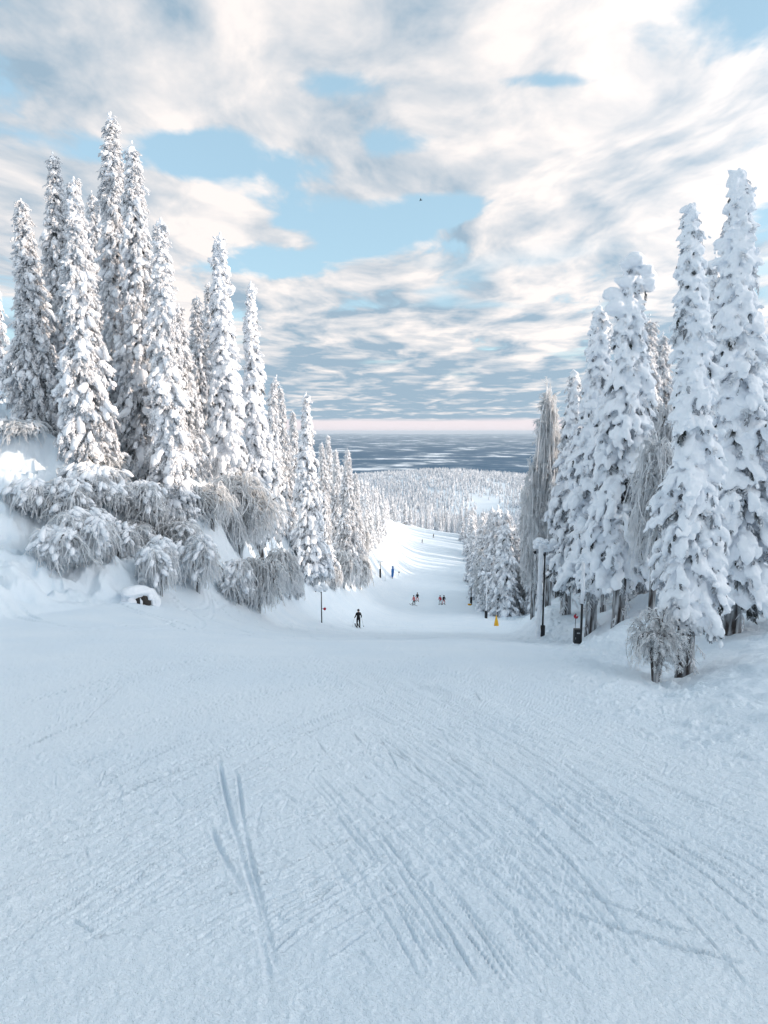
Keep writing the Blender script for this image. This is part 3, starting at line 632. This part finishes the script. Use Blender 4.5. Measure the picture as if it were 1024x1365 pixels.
# ------------------------------------------------------------------ tree belts (copies)
def proto(kind,seed):
    if kind=='s':
        d=spruce('p',H=12.,Rm=random.uniform(1.15,1.6),seed=seed,lod=1,pill=.3,feather=.6,size=1.5,dark=.22,crown0=.04)
        o=empty('spruce_tree',(0,0,0)); d['trunk'].build('trunk',M['bark'],o); d['foliage'].build('foliage',M['needles'],o); d['snow'].build('snow_cover',[M['snow'],M['rime']],o)
    else:
        tw,ri=weeping(H=10.,Rm=2.1,seed=seed,n=300,thick=.075,fine=2,stems=3); o=empty('birch_tree',(0,0,0)); tw.build('trunk',M['bark'],o); ri.build('branches',[M['hair'],M['twig'],M['snow']],o)
    return o
PS=[proto('s',100+i) for i in range(7)]; PB=[proto('b',200+i) for i in range(3)]
used=set()
def plant(x,y,H,kind,label,group,fat=1.):
    L=PS if kind=='s' else PB; p=random.choice(L)
    o=p if p.name not in used else copy_tree(p); used.add(p.name)
    s=H/(12. if kind=='s' else 10.); o.location=(x,y,gz(x,y)-.2); o.rotation_euler=(random.gauss(0,.015),random.gauss(0,.015),random.uniform(0,6.28)); o.scale=(s*fat*random.uniform(.85,1.15),)*2+(s,)
    tag(o,label,'spruce tree' if kind=='s' else 'birch tree',group); return o
pts=[]
def scatter(n,fx,fy,mind,ok,tries=60):
    out=[]
    for _ in range(n*tries):
        if len(out)>=n: break
        x,y=fx(),0; y=fy(); x=x*y
        if not ok(x,y): continue
        md=mind*(1+y/260)
        if any((x-a)**2+(y-b)**2<md*md for a,b in pts): continue
        pts.append((x,y)); out.append((x,y))
    return out
left=scatter(96,lambda:random.uniform(cx(432,700),cx(560,700)),lambda:random.uniform(74,335),2.1,lambda x,y:-26<x-(pisteL(y)-1.5)<0 and (y>95 or x<pisteL(y)-4))
for x,y in left:
    edge=pisteL(y)-x<6
    k='b' if (random.random()<(.3 if edge else .08) and y<170) else 's'
    plant(x,y,random.uniform(8.5,14) if k=='s' else random.uniform(6,9),k,('frosted spruce in the dense belt along the left side of the far piste' if k=='s' else 'rounded frosted birch in the belt along the left side of the far piste'),'spruces of the left belt' if k=='s' else 'birches of the left belt',.95)
def rightok(x,y):
    px=512+820*x/y
    return 2.2<x-pisteR(y)<(34 if y<150 else 27) and px<745 and (y<150 or random.random()<.85)
right=scatter(58,lambda:random.uniform(cx(612,760),cx(742,760)),lambda:random.uniform(88,150),2.4,rightok)
for x,y in right:
    k='b' if random.random()<.3 and y<150 else 's'
    plant(x,y,random.uniform(13.5,18.5) if k=='s' else random.uniform(9,12),k,('frosted spruce in the wood right of the far piste' if k=='s' else 'drooping frosted birch in the wood right of the far piste'),'spruces of the right wood' if k=='s' else 'birches of the right wood')
right2=scatter(70,lambda:random.uniform(cx(612,740),cx(740,740)),lambda:random.uniform(140,345),1.5,lambda x,y:.5<x-pisteR(y)<22)
for x,y in right2: plant(x,y,random.uniform(12,17),'s','small frosted spruce in the thin far strip along the right side of the piste','spruces of the far right strip',1.15)
crest=scatter(42,lambda:random.uniform(cx(540,700),cx(640,700)),lambda:random.uniform(347,440),2.0,lambda x,y:True)
for x,y in crest: plant(x,y,random.uniform(10,17),'s','small frosted spruce in the row closing the far end of the piste','spruces beyond the far end of the piste',.75)
back=scatter(18,lambda:random.uniform(cx(742,800),cx(1010,800)),lambda:random.uniform(32,95),3.2,lambda x,y:True)
for x,y in back: plant(x,y,random.uniform(8,13),'s','frosted spruce in the wood behind the right mound','spruces behind the right mound')
backl=scatter(12,lambda:random.uniform(cx(-30,600),cx(420,600)),lambda:random.uniform(48,95),3.2,lambda x,y:True)
for x,y in backl: plant(x,y,random.uniform(5.5,9),'s','frosted spruce in the wood behind the left bank','spruces behind the left bank')
print('belts',len(left),len(right),len(crest),len(back),len(backl),time.time()-T0)
# ------------------------------------------------------------------ posts, lamps, markers
def snowcap(mb,c,s,n,seed,mat=0,lv=2):
    r=np.random.default_rng(seed)
    for i in range(n):
        tv,tf=LUMPS[lv][r.integers(0,8)]; k=r.uniform(.5,1.)
        p=np.array(c)+np.array([r.uniform(-.5,.5)*s[0],r.uniform(-.5,.5)*s[1],r.uniform(-.4,.5)*s[2]])
        mb.add(tv*np.array([max(s[0]/n*1.1,s[2]*.5),s[1]*.5,s[2]*.45])*k+p,tf,mat,True)
def lamp_post(px,row,D,H,label,pad=None,head=True,white=False,r0=.035,headw=.9,rz=0.,group='floodlight posts along the piste',padr=.1):
    x,y,z=base_at(px,D,row); o=empty('lamp_post',(x,y,z-.1),rz); tag(o,label,'lamp post',group)
    mb=MB(); tube(mb,[(0,0,-.4),(0,0,H*.5),(0,0,H)],[r0,r0*.9,r0*.8],10); mb.build('pole',M['rime'] if white else M['black'],o)
    if pad: 
        mb=MB(); zz=np.array([.05,.07,.1,.5,.93,.97,1.])*pad; tube(mb,np.stack([zz*0,zz*0,zz+.02],1),padr*np.array([.7,.95,1,1.,1,.93,.6]),14); mb.build('base_pad',M['black'],o)
    if head and not white:
        mb=MB(); t=np.linspace(0,1,8)*math.pi/2; tube(mb,np.stack([-.34*(1-np.cos(t)),t*0,H-.42+.3*np.sin(t)],1),.026,6); tube(mb,[(-.34,0,H-.12),(-.46,0,H-.2)],[.05,.075],8); mb.build('lamp_arm',M['black'],o)
    if head:
        mb=MB(); tube(mb,[(-headw/2,0,H-.06),(headw/2,0,H-.06)],.03,6); mb.build('crossbar',M['metal'],o)
        for sx in (-1,1):
            h=MB(); box(h,(sx*headw*.34,.02,H-.13),(headw*.26,.16,.15),0,0,.015); lh=h.build('floodlight',M['metal'],o)
            g_=MB(); box(g_,(sx*headw*.34,.105,H-.13),(headw*.22,.012,.11)); g_.build('lens',M['rime'],lh)
        mb=MB(); snowcap(mb,(0,0,H+.08),(headw*1.2,.38,.42),12,int(px)); mb.build('snow_cap',[M['snow']],o)
    return o
big=lamp_post(723,860,25.6,3.85,'tall black lamp post with thick black base pad, snow crusted floodlights on top',pad=.56,r0=.042,headw=.8,padr=.105)
lamp_post(648,820,82,6.1,'slim pale lamp post with black base pad at the right edge of the piste',pad=1.1,white=True,r0=.07,headw=1.1,padr=.19)
lamp_post(628,803,115,3.5,'dark lamp post above the small yellow mat at the right piste edge',pad=1.6,head=False,r0=.1,padr=.21)
lamp_post(638.5,803,112,2.2,'short black padded post between the yellow mat and the slim pale lamp',pad=1.7,head=False,r0=.06,padr=.24)
l=lamp_post(429,821,46,2.72,'thin black lamp post on the left bank with a small red sign on it',pad=None,r0=.045,headw=.75)
mb=MB(); tube(mb,[(.24,-.05,1.18),(.24,-.02,1.18)],.11,14,0); mb.build('red_sign',M['red'],l)
mb=MB(); tube(mb,[(0,0,1.18),(.24,-.02,1.18)],.02,6,0); mb.build('bracket',M['metal'],l)
lamp_post(507,790,128,3.6,'dark lamp post with snowy head left of the blue pad, nearest the belt',pad=2.0,head=True,r0=.09,headw=.9,padr=.2)
lamp_post(513.5,791,132,5.2,'thin pale pole with a grey box halfway, between lamp post and blue pad',white=True,head=False,r0=.07)
lamp_post(534,742,228,11.,'tall thin pale lamp post on the sunlit slope beyond the blue pad',white=True,r0=.12,headw=1.6)
lamp_post(617,722,290,9.5,'distant thin lamp post at the right of the far end of the piste',white=True,r0=.12,headw=1.6)
# snow plastered timber pole in front of the big lamp post
x,y,z=base_at(717.5,25.2,862); o=empty('utility_pole',(x,y,z)); tag(o,'thick pole plastered with white rime, close beside the tall black lamp post','pole')
mb=MB(); t=np.linspace(-.4,4.0,26); r_=np.random.default_rng(3); tube(mb,np.stack([r_.normal(0,.006,26),r_.normal(0,.006,26),t],1),.10+r_.normal(0,.008,26),12); mb.build('shaft',M['rime'],o)
mb=MB(); snowcap(mb,(0.0,0,4.02),(.3,.26,.18),7,5); mb.build('snow_cap',M['snow'],o)
# post with the control box
x,y,z=base_at(774,15.9,877); o=empty('control_post',(x,y,z+.02)); o.scale=(.86,)*3; tag(o,'black post with a black control box at its foot, rime covered above','post')
mb=MB(); tube(mb,[(0,0,-.3),(0,0,.6),(0,0,1.26)],.035,10); mb.build('post',M['black'],o)
mb=MB(); tube(mb,[(0,0,1.25),(0.004,0,1.8),(-.01,0,2.5)],[.04,.05,.045],10); mb.build('rimed_upper_post',M['rime'],o)
mb=MB(); box(mb,(-.125,-.02,.25),(.2,.16,.44),0,0,.012); cb=mb.build('control_box',M['black'],o)
mb=MB(); box(mb,(-.11,-.106,.36),(.09,.008,.035)); cbl=mb.build('label_plate',M['metal'],cb)
mb=MB(); box(mb,(-.19,-.108,.2),(.012,.012,.06)); mb.build('latch',M['metal'],cb)
mb=MB(); tube(mb,[(0,-.02,1.1),(.1,-.02,1.1)],.014,6); mb.build('bracket',M['metal'],o)
# small red lamp hanging on a twig
x=cx(768,822)*21; z=tz(822)*21; o=empty('red_reflector',(x,21,z)); tag(o,'small red reflector disc with a white rim left above the control box','reflector')
mb=MB(); tube(mb,[(0,0,0),(0,.03,0)],.075,16); mb.build('disc',M['red'],o)
mb=MB(); tube(mb,[(.03,-.005,.04),(.03,.001,.04)],.03,12); mb.build('white_dot',M['rime'],o)
mb=MB(); tube(mb,[(0,.04,-(z-gz(x,21))*-1*-1-.3),(0,.04,.1)],.012,6); mb.build('stake',M['bark'],o)
# yellow markers
x,y,z=base_at(662,70,833); o=empty('marker_post',(x,y,z)); tag(o,'orange yellow padded marker wrapped round a thin pale pole','marker')
mb=MB(); tube(mb,[(0,0,-.3),(0,0,2.15)],.03,8); mb.build('pole',M['rime'],o)
mb=MB(); n=9; 
V=[];Fc=[]
prof=[(0.,.30,.17),(.12,.30,.17),(.35,.25,.14),(.6,.2,.12),(.85,.13,.09),(1.1,.08,.06),(1.26,.045,.04)]
for zz,w_,d_ in prof:
    for i in range(16): a=i*math.tau/16; V.append((math.cos(a)*w_*(1+.1*math.sin(3*a))-.12*(1.2-zz)*0,math.sin(a)*d_,zz))
for k in range(len(prof)-1):
    for i in range(16): a,b_=k*16+i,k*16+(i+1)%16; Fc+=[(a,b_,b_+16),(a,b_+16,a+16)]
k=len(V); V.append((0,0,1.27)); q=(len(prof)-1)*16; Fc+=[(q+i,q+(i+1)%16,k) for i in range(16)]
mb.add(V,Fc); mb.build('pad',M['yellow'],o); o.rotation_euler=(0,-.05,.4)
x,y,z=base_at(626,113,805); o=empty('yellow_mat',(x,y,z)); tag(o,'small yellow mat at the foot of the dark lamp post','mat')
mb=MB(); tube(mb,[(-.32,0,.16),(-.28,0,.16),(.28,0,.16),(.32,0,.16)],[.12,.2,.2,.12],12); mb.build('roll',M['yellow'],o)
mb=MB(); snowcap(mb,(0,0,.36),(.5,.3,.1),4,9); mb.build('snow_cap',M['snow'],o)
# blue padded pole
x,y,z=base_at(523.5,148,787); o=empty('padded_pole',(x,y,z)); tag(o,'tall pole in bright blue padding at the left piste edge','padded pole')
mb=MB(); tube(mb,[(-.12,0,-.2),(-.05,0,.8),(.02,0,3.1)],.1,10); mb.build('pole',M['dcloth'],o)
mb=MB(); zz=np.array([.45,.6,1.2,1.9,2.3,2.5,2.6]); tube(mb,np.stack([-.1+zz*.06,zz*0,zz],1),[.2,.26,.3,.34,.33,.27,.1],14); p_=mb.build('blue_pad',M['blue'],o)
mb=MB(); tv,tf=LUMPS[2][1]; mb.add(tv*np.array([.2,.2,.24])+np.array([.07,0,2.82]),tf); mb.build('top_cover',M['blue'],o)
x,y,z=base_at(531.5,160,778); o=empty('slalom_flag',(x,y,z)); tag(o,'tiny tilted dark flag right of the blue padded pole','flag')
mb=MB(); tube(mb,[(-.25,0,-.1),(.2,0,1.25)],.03,6); mb.build('stick',M['dcloth'],o)
mb=MB(); box(mb,(.1,0,1.05),(.34,.03,.32)); mb.build('cloth',M['dcloth'],o)
# boulder with hollow
x,y,z=base_at(185,22.1,789); o=empty('boulder',(x,y,z)); tag(o,'snow capped boulder with dark hollows at the foot of the left bank','boulder')
mb=MB()
for (a,b_,c_,sx,sy,sz,ii) in [(-.05,.02,.30,.46,.42,.40,1),(-.40,.12,.12,.3,.3,.3,4),(.36,-.02,.22,.26,.34,.42,2),(.1,-.2,.12,.2,.2,.3,5)]: tv,tf=LUMPS[3][ii]; mb.add(tv*np.array([sx,sy,sz])+np.array([a,b_,c_]),tf)
mb.build('rock',M['rock'],o)
mb=MB(); r_=np.random.default_rng(8)
for (a,b_,c_,sx,sy,sz) in [(-.05,.05,.78,.7,.55,.22),(-.45,.15,.5,.36,.4,.24),(.5,.2,.5,.34,.42,.3),(-.62,.1,.2,.3,.35,.3),(.72,.15,.15,.3,.35,.32),(.13,-.42,.22,.06,.10,.30),(-.30,-.36,.38,.2,.14,.12),(-.1,-.36,-.12,.7,.3,.16),(.2,.0,.62,.3,.3,.16),(-.22,-.02,.56,.3,.3,.14)]:
    tv,tf=LUMPS[3][r_.integers(0,8)]; mb.add(tv*np.array([sx,sy,sz])+np.array([a,b_,c_]),tf)
for q in range(26):
    tv,tf=LUMPS[2][r_.integers(0,8)]; an=r_.uniform(0,math.pi); mb.add(tv*r_.uniform(.08,.2)+np.array([math.cos(an)*.72+r_.normal(0,.06),-.1+r_.normal(0,.1),math.sin(an)*.72+.02]),tf)
sc_o=bpy.data.objects.new('snow_cap',melt(mb,.03,2)); COL.objects.link(sc_o); sc_o.parent=o; o.scale=(.7,.7,.7); o.location.z-=.16; o.rotation_euler.z=.35
# bird
bp=Vector((cx(561,267)*95,95,tz(267)*95)); o=empty('bird',bp); tag(o,'tiny dark bird high in the open sky','bird')
mb=MB(); tube(mb,[(-.16,0,0),(-.1,0,.01),(0,0,.02),(.12,0,.02),(.2,0,.04),(.24,0,.03)],[.01,.04,.06,.05,.035,.005],8); mb.build('body',M['dcloth'],o)
for sg in (-1,1):
    mb=MB(); mb.add([(.08,0,.04),(-.06,0,.04),(-.12,sg*.24,.15),(.02,sg*.26,.17),(-.16,sg*.5,.05),(-.08,sg*.52,.06),(.08,0,.02),(-.06,0,.02)],[(0,1,2),(0,2,3),(3,2,4),(3,4,5),(6,2,7),(6,3,2)],0,False); mb.build('wing',M['dcloth'],o)
# ------------------------------------------------------------------ people
def person(loc,rz,label,jacket,trousers,helmet,skis=True,fingers=False,lean=.0,stance=.13,arm=.25,H=1.76,scale=1.):
    o=empty('person',loc,rz); tag(o,label,'person','skiers on the piste')
    P=[];E=[];Rd=[]
    def v(p,r,par=None):
        P.append(p);Rd.append(r); i=len(P)-1
        if par is not None: E.append((par,i))
        return i
    pel=v((0,0,.93),.155); b1=v((0,.02+lean*.3,1.12),.145,pel); b2=v((0,.03+lean*.7,1.32),.165,b1); nk=v((0,.02+lean,1.47),.07,b2)
    hd=v((0,.03+lean,1.58),.088,nk); h2=v((0,.02+lean,1.68),.085,hd); no=v((0,.125+lean,1.60),.018,hd)
    for s in (-1,1):
        sh=v((s*.175,.02+lean*.8,1.39),.085,b2); el=v((s*.27,-.02+lean*.8,1.13),.06,sh); wr=v((s*(.29+arm*.1),.14+lean*.8,.95),.042,el); pm=v((s*(.295+arm*.1),.2+lean*.8,.92),.045,wr)
        if fingers:
            for q in range(4): a=v((s*(.28+arm*.1+.02*q-.02),.255+lean*.8,.93-.008*q),.014,pm); v((s*(.27+arm*.1+.02*q-.02),.262+lean*.8,.885),.012,a)
            v((s*(.25+arm*.1),.225+lean*.8,.945),.015,pm)
        hp=v((s*.095,0,.86),.11,pel); kn=v((s*stance,.06,.5),.075,hp); an=v((s*(stance+.01),-.01,.13),.055,kn); v((s*(stance+.01),.16,.06),.05,an)
    me=bpy.data.meshes.new('body'); me.from_pydata(P,E,[]); ob=bpy.data.objects.new('body',me); COL.objects.link(ob)
    sk=ob.modifiers.new('s','SKIN'); sk.use_smooth_shade=True
    for i,rr in enumerate(Rd): me.skin_vertices[0].data[i].radius=(rr,rr)
    me.skin_vertices[0].data[0].use_root=True
    sb=ob.modifiers.new('b','SUBSURF'); sb.levels=1
    dg=bpy.context.evaluated_depsgraph_get(); m2=bpy.data.meshes.new_from_object(ob.evaluated_get(dg)); ob.modifiers.clear(); ob.data=m2
    for mm in (jacket,trousers,M['skin'],M['dcloth']): m2.materials.append(mm)
    for p in m2.polygons:
        c=p.center; p.use_smooth=True
        arm_=abs(c.x)>.2
        p.material_index=2 if c.z>1.50 else (3 if (arm_ and c.z<.97 and c.z>.7) else (0 if (c.z>.86) else (1 if c.z>.2 else 3)))
    ob.parent=o
    mb=MB(); tv,tf=ICO[3]; q=tv.copy(); q[:,2]=np.maximum(q[:,2],-.35); mb.add(q*np.array([.118,.135,.125])+np.array([0,lean+.01,1.665]),tf); mb.build('helmet',helmet,o)
    if skis:
        for s in (-1,1):
            mb=MB(); x0=s*(stance+.01); n=10; t=np.linspace(0,1,n); yy=-.75+t*1.7; up=np.where(t>.88,(t-.88)**2*9,0); V=[];Fc=[]
            for a,b_ in zip(yy,up): V+= [(x0-.05,a,.01+b_),(x0+.05,a,.01+b_),(x0+.05,a,.03+b_),(x0-.05,a,.03+b_)]
            for k in range(n-1):
                for i in range(4): p,q2=k*4+i,k*4+(i+1)%4; Fc+=[(p,q2,q2+4),(p,q2+4,p+4)]
            mb.add(V,Fc,0,False); mb.build('ski',M['black'],o)
    o.scale=(scale,)*3
    return o
def slope_tilt(o):
    x,y,z=o.location; e=.5; gx_=(gz(x+e,y)-gz(x-e,y)); gy_=(gz(x,y+e)-gz(x,y-e)); 
    return gx_,gy_
x,y,z=base_at(478,56,839); sk1=person((x,y,z+.02),.25,'skier all in black standing alone, nearest to the viewer, poles at the sides',M['dcloth'],M['dcloth'],M['dcloth'],fingers=True,stance=.12)
for s in (-1,1):
    hx,hy,hz=s*.315,.215,.93; c_,s_=math.cos(.25),math.sin(.25)
    wx,wy=x+hx*c_-hy*s_,y+hx*s_+hy*c_
    o=empty('ski_pole',(wx,wy,z+.02)); tag(o,'thin ski pole in the %s hand of the black clad skier'%('left' if s<0 else 'right'),'ski pole')
    mb=MB(); tube(mb,[(0,0,hz+.08),(s*.22,-.12,.02)],.011,6); mb.build('shaft',M['metal'],o)
    mb=MB(); tube(mb,[(0,0,hz+.1),(0.012*s,-.005,hz-.03)],.02,8); mb.build('grip',M['black'],o)
    mb=MB(); tube(mb,[(s*.212,-.113,.1),(s*.214,-.114,.115)],.05,10); mb.build('basket',M['black'],o)
ppl=[(552,105,806,M['pink'],M['dcloth'],M['dcloth'],'skier in pink jacket and dark trousers in front of the dark topped one',.6),
 (556.5,117,801,M['dcloth'],M['pink'],M['dcloth'],'skier in dark jacket and pale red trousers just behind the pink jacketed one',.2),
 (587,111,803,M['red'],M['metal'],M['dcloth'],'skier in red jacket, left one of the pair on the right of the piste',2.6),
 (591.5,112,803,M['dcloth'],M['red'],M['dcloth'],'skier in dark red and black, right one of the pair',3.4)]
for px,D,row,ja,tr,he,lb,rz in ppl:
    x,y,z=base_at(px,D,row); person((x,y,z+.02),rz,lb,ja,tr,he,stance=.2,lean=.08)
for px,D,row,lb in [(578,290,720,'tiny dark skier far down near the end of the piste'),(563,262,728,'tiny grey skier far off on the sunlit slope left of the last dark one')]:
    x,y,z=base_at(px,D,row); person((x,y,z+.02),.5,lb,M['dcloth'] if px>570 else M['metal'],M['dcloth'],M['dcloth'])
print('props',time.time()-T0)
# ------------------------------------------------------------------ air
hb=MB(); box(hb,(0,0,(-460+62)/2),(190000,190000,522)); hm_=bpy.data.materials.new('haze_air'); hm_.use_nodes=True; hn=hm_.node_tree; hn.nodes.remove(hn.nodes['Principled BSDF'])
pv=hn.nodes.new('ShaderNodeVolumePrincipled'); pv.inputs['Color'].default_value=(.70,.85,1.,1); pv.inputs['Density'].default_value=2.1e-5; hn.links.new(pv.outputs[0],hn.nodes['Material Output'].inputs['Volume'])
ho=hb.build('haze',hm_); tag(ho,'thin blue air over the far lowland','haze',kind='stuff')
# ------------------------------------------------------------------ light
SAZ,SEL=R_(94),R_(10.5)
sv=Vector((math.sin(SAZ)*math.cos(SEL),math.cos(SAZ)*math.cos(SEL),math.sin(SEL)))
sl=bpy.data.lights.new('sun','SUN'); sl.energy=3.5; sl.angle=R_(.55); sl.color=(1.,.79,.62)
so=bpy.data.objects.new('sun',sl); COL.objects.link(so); so.rotation_euler=sv.to_track_quat('Z','Y').to_euler(); so.location=(0,0,50)
W=bpy.data.worlds.new('World'); sc.world=W; W.use_nodes=True; nt=W.node_tree; N=nt.nodes; Lk=nt.links
bg=N['Background']
def val(x):
    return x
def mth(op,a,b=None,c=None,clamp=False):
    n=N.new('ShaderNodeMath'); n.operation=op; n.use_clamp=clamp
    for i,q in enumerate((a,b,c)):
        if q is None: continue
        if isinstance(q,(int,float)): n.inputs[i].default_value=q
        else: Lk.new(q,n.inputs[i])
    return n.outputs[0]
def sstep(x,lo,hi):
    n=N.new('ShaderNodeMapRange'); n.interpolation_type='SMOOTHSTEP'; Lk.new(x,n.inputs['Value']); n.inputs['From Min'].default_value=lo; n.inputs['From Max'].default_value=hi; return n.outputs['Result']
def comb(x,y,z=0.):
    n=N.new('ShaderNodeCombineXYZ')
    for i,q in enumerate((x,y,z)):
        if isinstance(q,(int,float)): n.inputs[i].default_value=q
        else: Lk.new(q,n.inputs[i])
    return n.outputs[0]
def noise(v,s,det,rg=.5,dist=0.):
    n=N.new('ShaderNodeTexNoise'); n.inputs['Scale'].default_value=s; n.inputs['Detail'].default_value=det; n.inputs['Roughness'].default_value=rg; n.inputs['Distortion'].default_value=dist; Lk.new(v,n.inputs['Vector']); return n.outputs['Fac']
def mixc(f,a,b):
    n=N.new('ShaderNodeMix'); n.data_type='RGBA'
    if isinstance(f,(int,float)): n.inputs['Factor'].default_value=f
    else: Lk.new(f,n.inputs['Factor'])
    for k,q in (('A',a),('B',b)):
        i=[z for z in n.inputs if z.name==k and z.type=='RGBA'][0]
        if isinstance(q,tuple): i.default_value=(*q,1)
        else: Lk.new(q,i)
    return [z for z in n.outputs if z.type=='RGBA'][0]
sky=N.new('ShaderNodeTexSky'); sky.sky_type='NISHITA'; sky.sun_disc=False; sky.sun_elevation=SEL; sky.sun_rotation=SAZ; sky.altitude=300; sky.air_density=1.; sky.dust_density=1.2; sky.ozone_density=1.5
tcw=N.new('ShaderNodeTexCoord'); sp=N.new('ShaderNodeSeparateXYZ'); Lk.new(tcw.outputs['Generated'],sp.inputs[0]); dx,dy,dz=sp.outputs
KZ=.045
zz=mth('ADD',mth('MAXIMUM',dz,0.),KZ); U=mth('DIVIDE',dx,zz); Vv=mth('DIVIDE',dy,zz)
def pp(px,row):
    b=(682.5-row)/F; d=Vector(((px-512)/F,CT+b*ST,-ST+b*CT)).normalized(); return d.x/(d.z+KZ),d.y/(d.z+KZ)
def blob(px,row,rx,ry,amp,rot=0.):
    u0,v0=pp(px,row); u1,_=pp(px+rx,row); _,v1=pp(px,row+ry); su=abs(u1-u0); sv_=abs(v1-v0)
    a=mth('SUBTRACT',U,u0); c=mth('SUBTRACT',Vv,v0)
    if rot:
        # slope of the streak across the picture: shear v by u
        _,v2=pp(px+rx,row-rx*rot); k=(v2-v0)/(u1-u0); c=mth('SUBTRACT',c,mth('MULTIPLY',a,k))
    a=mth('DIVIDE',a,su); c=mth('DIVIDE',c,sv_)
    q=mth('ADD',mth('MULTIPLY',a,a),mth('MULTIPLY',c,c)); return mth('MULTIPLY',mth('EXPONENT',mth('MULTIPLY',q,-1.)),amp)
P0=comb(mth('MULTIPLY',U,1.5),mth('MULTIPLY',Vv,.95),3.1)
w=noise(P0,.9,2.); 
def field(du,dv):
    P=comb(mth('ADD',mth('MULTIPLY',mth('ADD',U,du),1.5),mth('MULTIPLY',w,.9)),mth('ADD',mth('MULTIPLY',mth('ADD',Vv,dv),.92),mth('MULTIPLY',w,.45)),.7)
    a=noise(P,1.,7.,.57); return a
n1=field(0,0); n2=field(.16,.03)
BL=[(255,212,85,34,-.30,0),(490,322,120,26,-.28,.35),(535,190,70,22,-.16,0),(450,112,90,20,-.10,0),(740,108,90,14,-.16,0),(330,352,60,12,-.14,0),
    (140,150,90,40,-.05,0),(620,285,60,14,-.10,0),(700,345,50,12,-.07,0),
    (170,125,110,40,.08,0),(120,205,50,30,-.10,0),(395,165,80,40,.18,-.5),(560,235,160,22,.16,.12),(255,278,100,22,.22,-.25),(430,335,110,20,.12,-.3),(840,165,130,45,.22,0),(850,250,110,26,.16,0),(720,300,120,20,.14,.1),(450,390,160,16,.10,0),(640,420,160,14,.08,0),(250,150,80,25,.08,0),(640,330,60,14,-.12,.1),(380,300,40,12,-.08,0),(700,190,60,12,-.10,0)]
acc=mth('MULTIPLY',mth('SUBTRACT',n1,.5),1.)
acc=mth('ADD',acc,.5)
bs=None
for t in BL:
    q=blob(*t); bs=q if bs is None else mth('ADD',bs,q)
dens=mth('ADD',acc,bs)
low=sstep(dz,.22,.05)                # cloud deck closes up towards the horizon
dens=mth('ADD',dens,mth('MULTIPLY',low,.20))
dens=mth('SUBTRACT',dens,mth('MULTIPLY',sstep(dz,.55,.8),.10)); cover=sstep(dens,.39,.50)
grad=mth('SUBTRACT',n1,n2)          # >0: facing the sun side
lit=mth('ADD',mth('MULTIPLY',grad,4.2),.56)
lit=mth('SUBTRACT',lit,mth('MULTIPLY',sstep(dens,.60,.86),.42))
sd=N.new('ShaderNodeVectorMath'); sd.operation='DOT_PRODUCT'; Lk.new(tcw.outputs['Generated'],sd.inputs[0]); sd.inputs[1].default_value=sv
sunn=sstep(sd.outputs['Value'],.0,.95); hot=mth('POWER',mth('MAXIMUM',sd.outputs['Value'],0.),8.)
lit=mth('ADD',lit,mth('MULTIPLY',sunn,.42))
lowg=sstep(dz,.20,.06)
stk=noise(comb(mth('ADD',mth('MULTIPLY',U,.75),mth('MULTIPLY',w,.6)),mth('MULTIPLY',Vv,1.25),5.5),1.,4.,.5)
stk2=noise(comb(mth('MULTIPLY',U,.9),mth('MULTIPLY',Vv,.8),9.5),1.,3.,.5)
lit=mth('SUBTRACT',lit,mth('MULTIPLY',lowg,.46)); lit=mth('ADD',lit,mth('MULTIPLY',mth('MULTIPLY',mth('SUBTRACT',stk,.47),sstep(dz,.30,.16)),3.0))
cut=mth('MULTIPLY',mth('MULTIPLY',sstep(stk2,.56,.66),sstep(dz,.28,.2)),sstep(dz,.07,.13)); lit=mth('MINIMUM',mth('MAXIMUM',lit,0.),1.)
G=10.
cc=mixc(lit,(.33*G,.45*G,.56*G),(.93*G,.875*G,.85*G))
glow=mth('ADD',.92,mth('ADD',mth('MULTIPLY',sunn,.3),mth('MULTIPLY',hot,4.))); 
gm=N.new('ShaderNodeVectorMath'); gm.operation='SCALE'; Lk.new(cc,gm.inputs[0]); Lk.new(glow,gm.inputs['Scale'])
skc=N.new('ShaderNodeVectorMath'); skc.operation='SCALE'; Lk.new(sky.outputs[0],skc.inputs[0]); skc.inputs['Scale'].default_value=1.9
band=sstep(mth('ADD',dz,mth('MULTIPLY',mth('SUBTRACT',noise(comb(mth('MULTIPLY',dx,6.),mth('MULTIPLY',dz,60.)),1.,4.),.5),.009)),.0145,.0215)
cov=mth('MULTIPLY',mth('MULTIPLY',cover,band),mth('SUBTRACT',1.,mth('MULTIPLY',cut,.8)))
hz=mixc(sstep(dz,.06,.012),skc.outputs[0],(.93*G,.60*G,.55*G))   # pale rose air under the deck
hz=mixc(.42,hz,(.58*G,.86*G,1.0*G)); fin=mixc(cov,hz,gm.outputs[0]); Lk.new(fin,bg.inputs['Color']); bg.inputs['Strength'].default_value=.1
sc.view_settings.view_transform='Standard'; sc.view_settings.look='None'; sc.view_settings.exposure=0.27; sc.view_settings.gamma=1.
sc.cycles.max_bounces=9; sc.cycles.diffuse_bounces=8; sc.cycles.glossy_bounces=1; sc.cycles.transmission_bounces=8; sc.cycles.volume_bounces=0
sc.cycles.use_denoising=True
print('script',time.time()-T0)
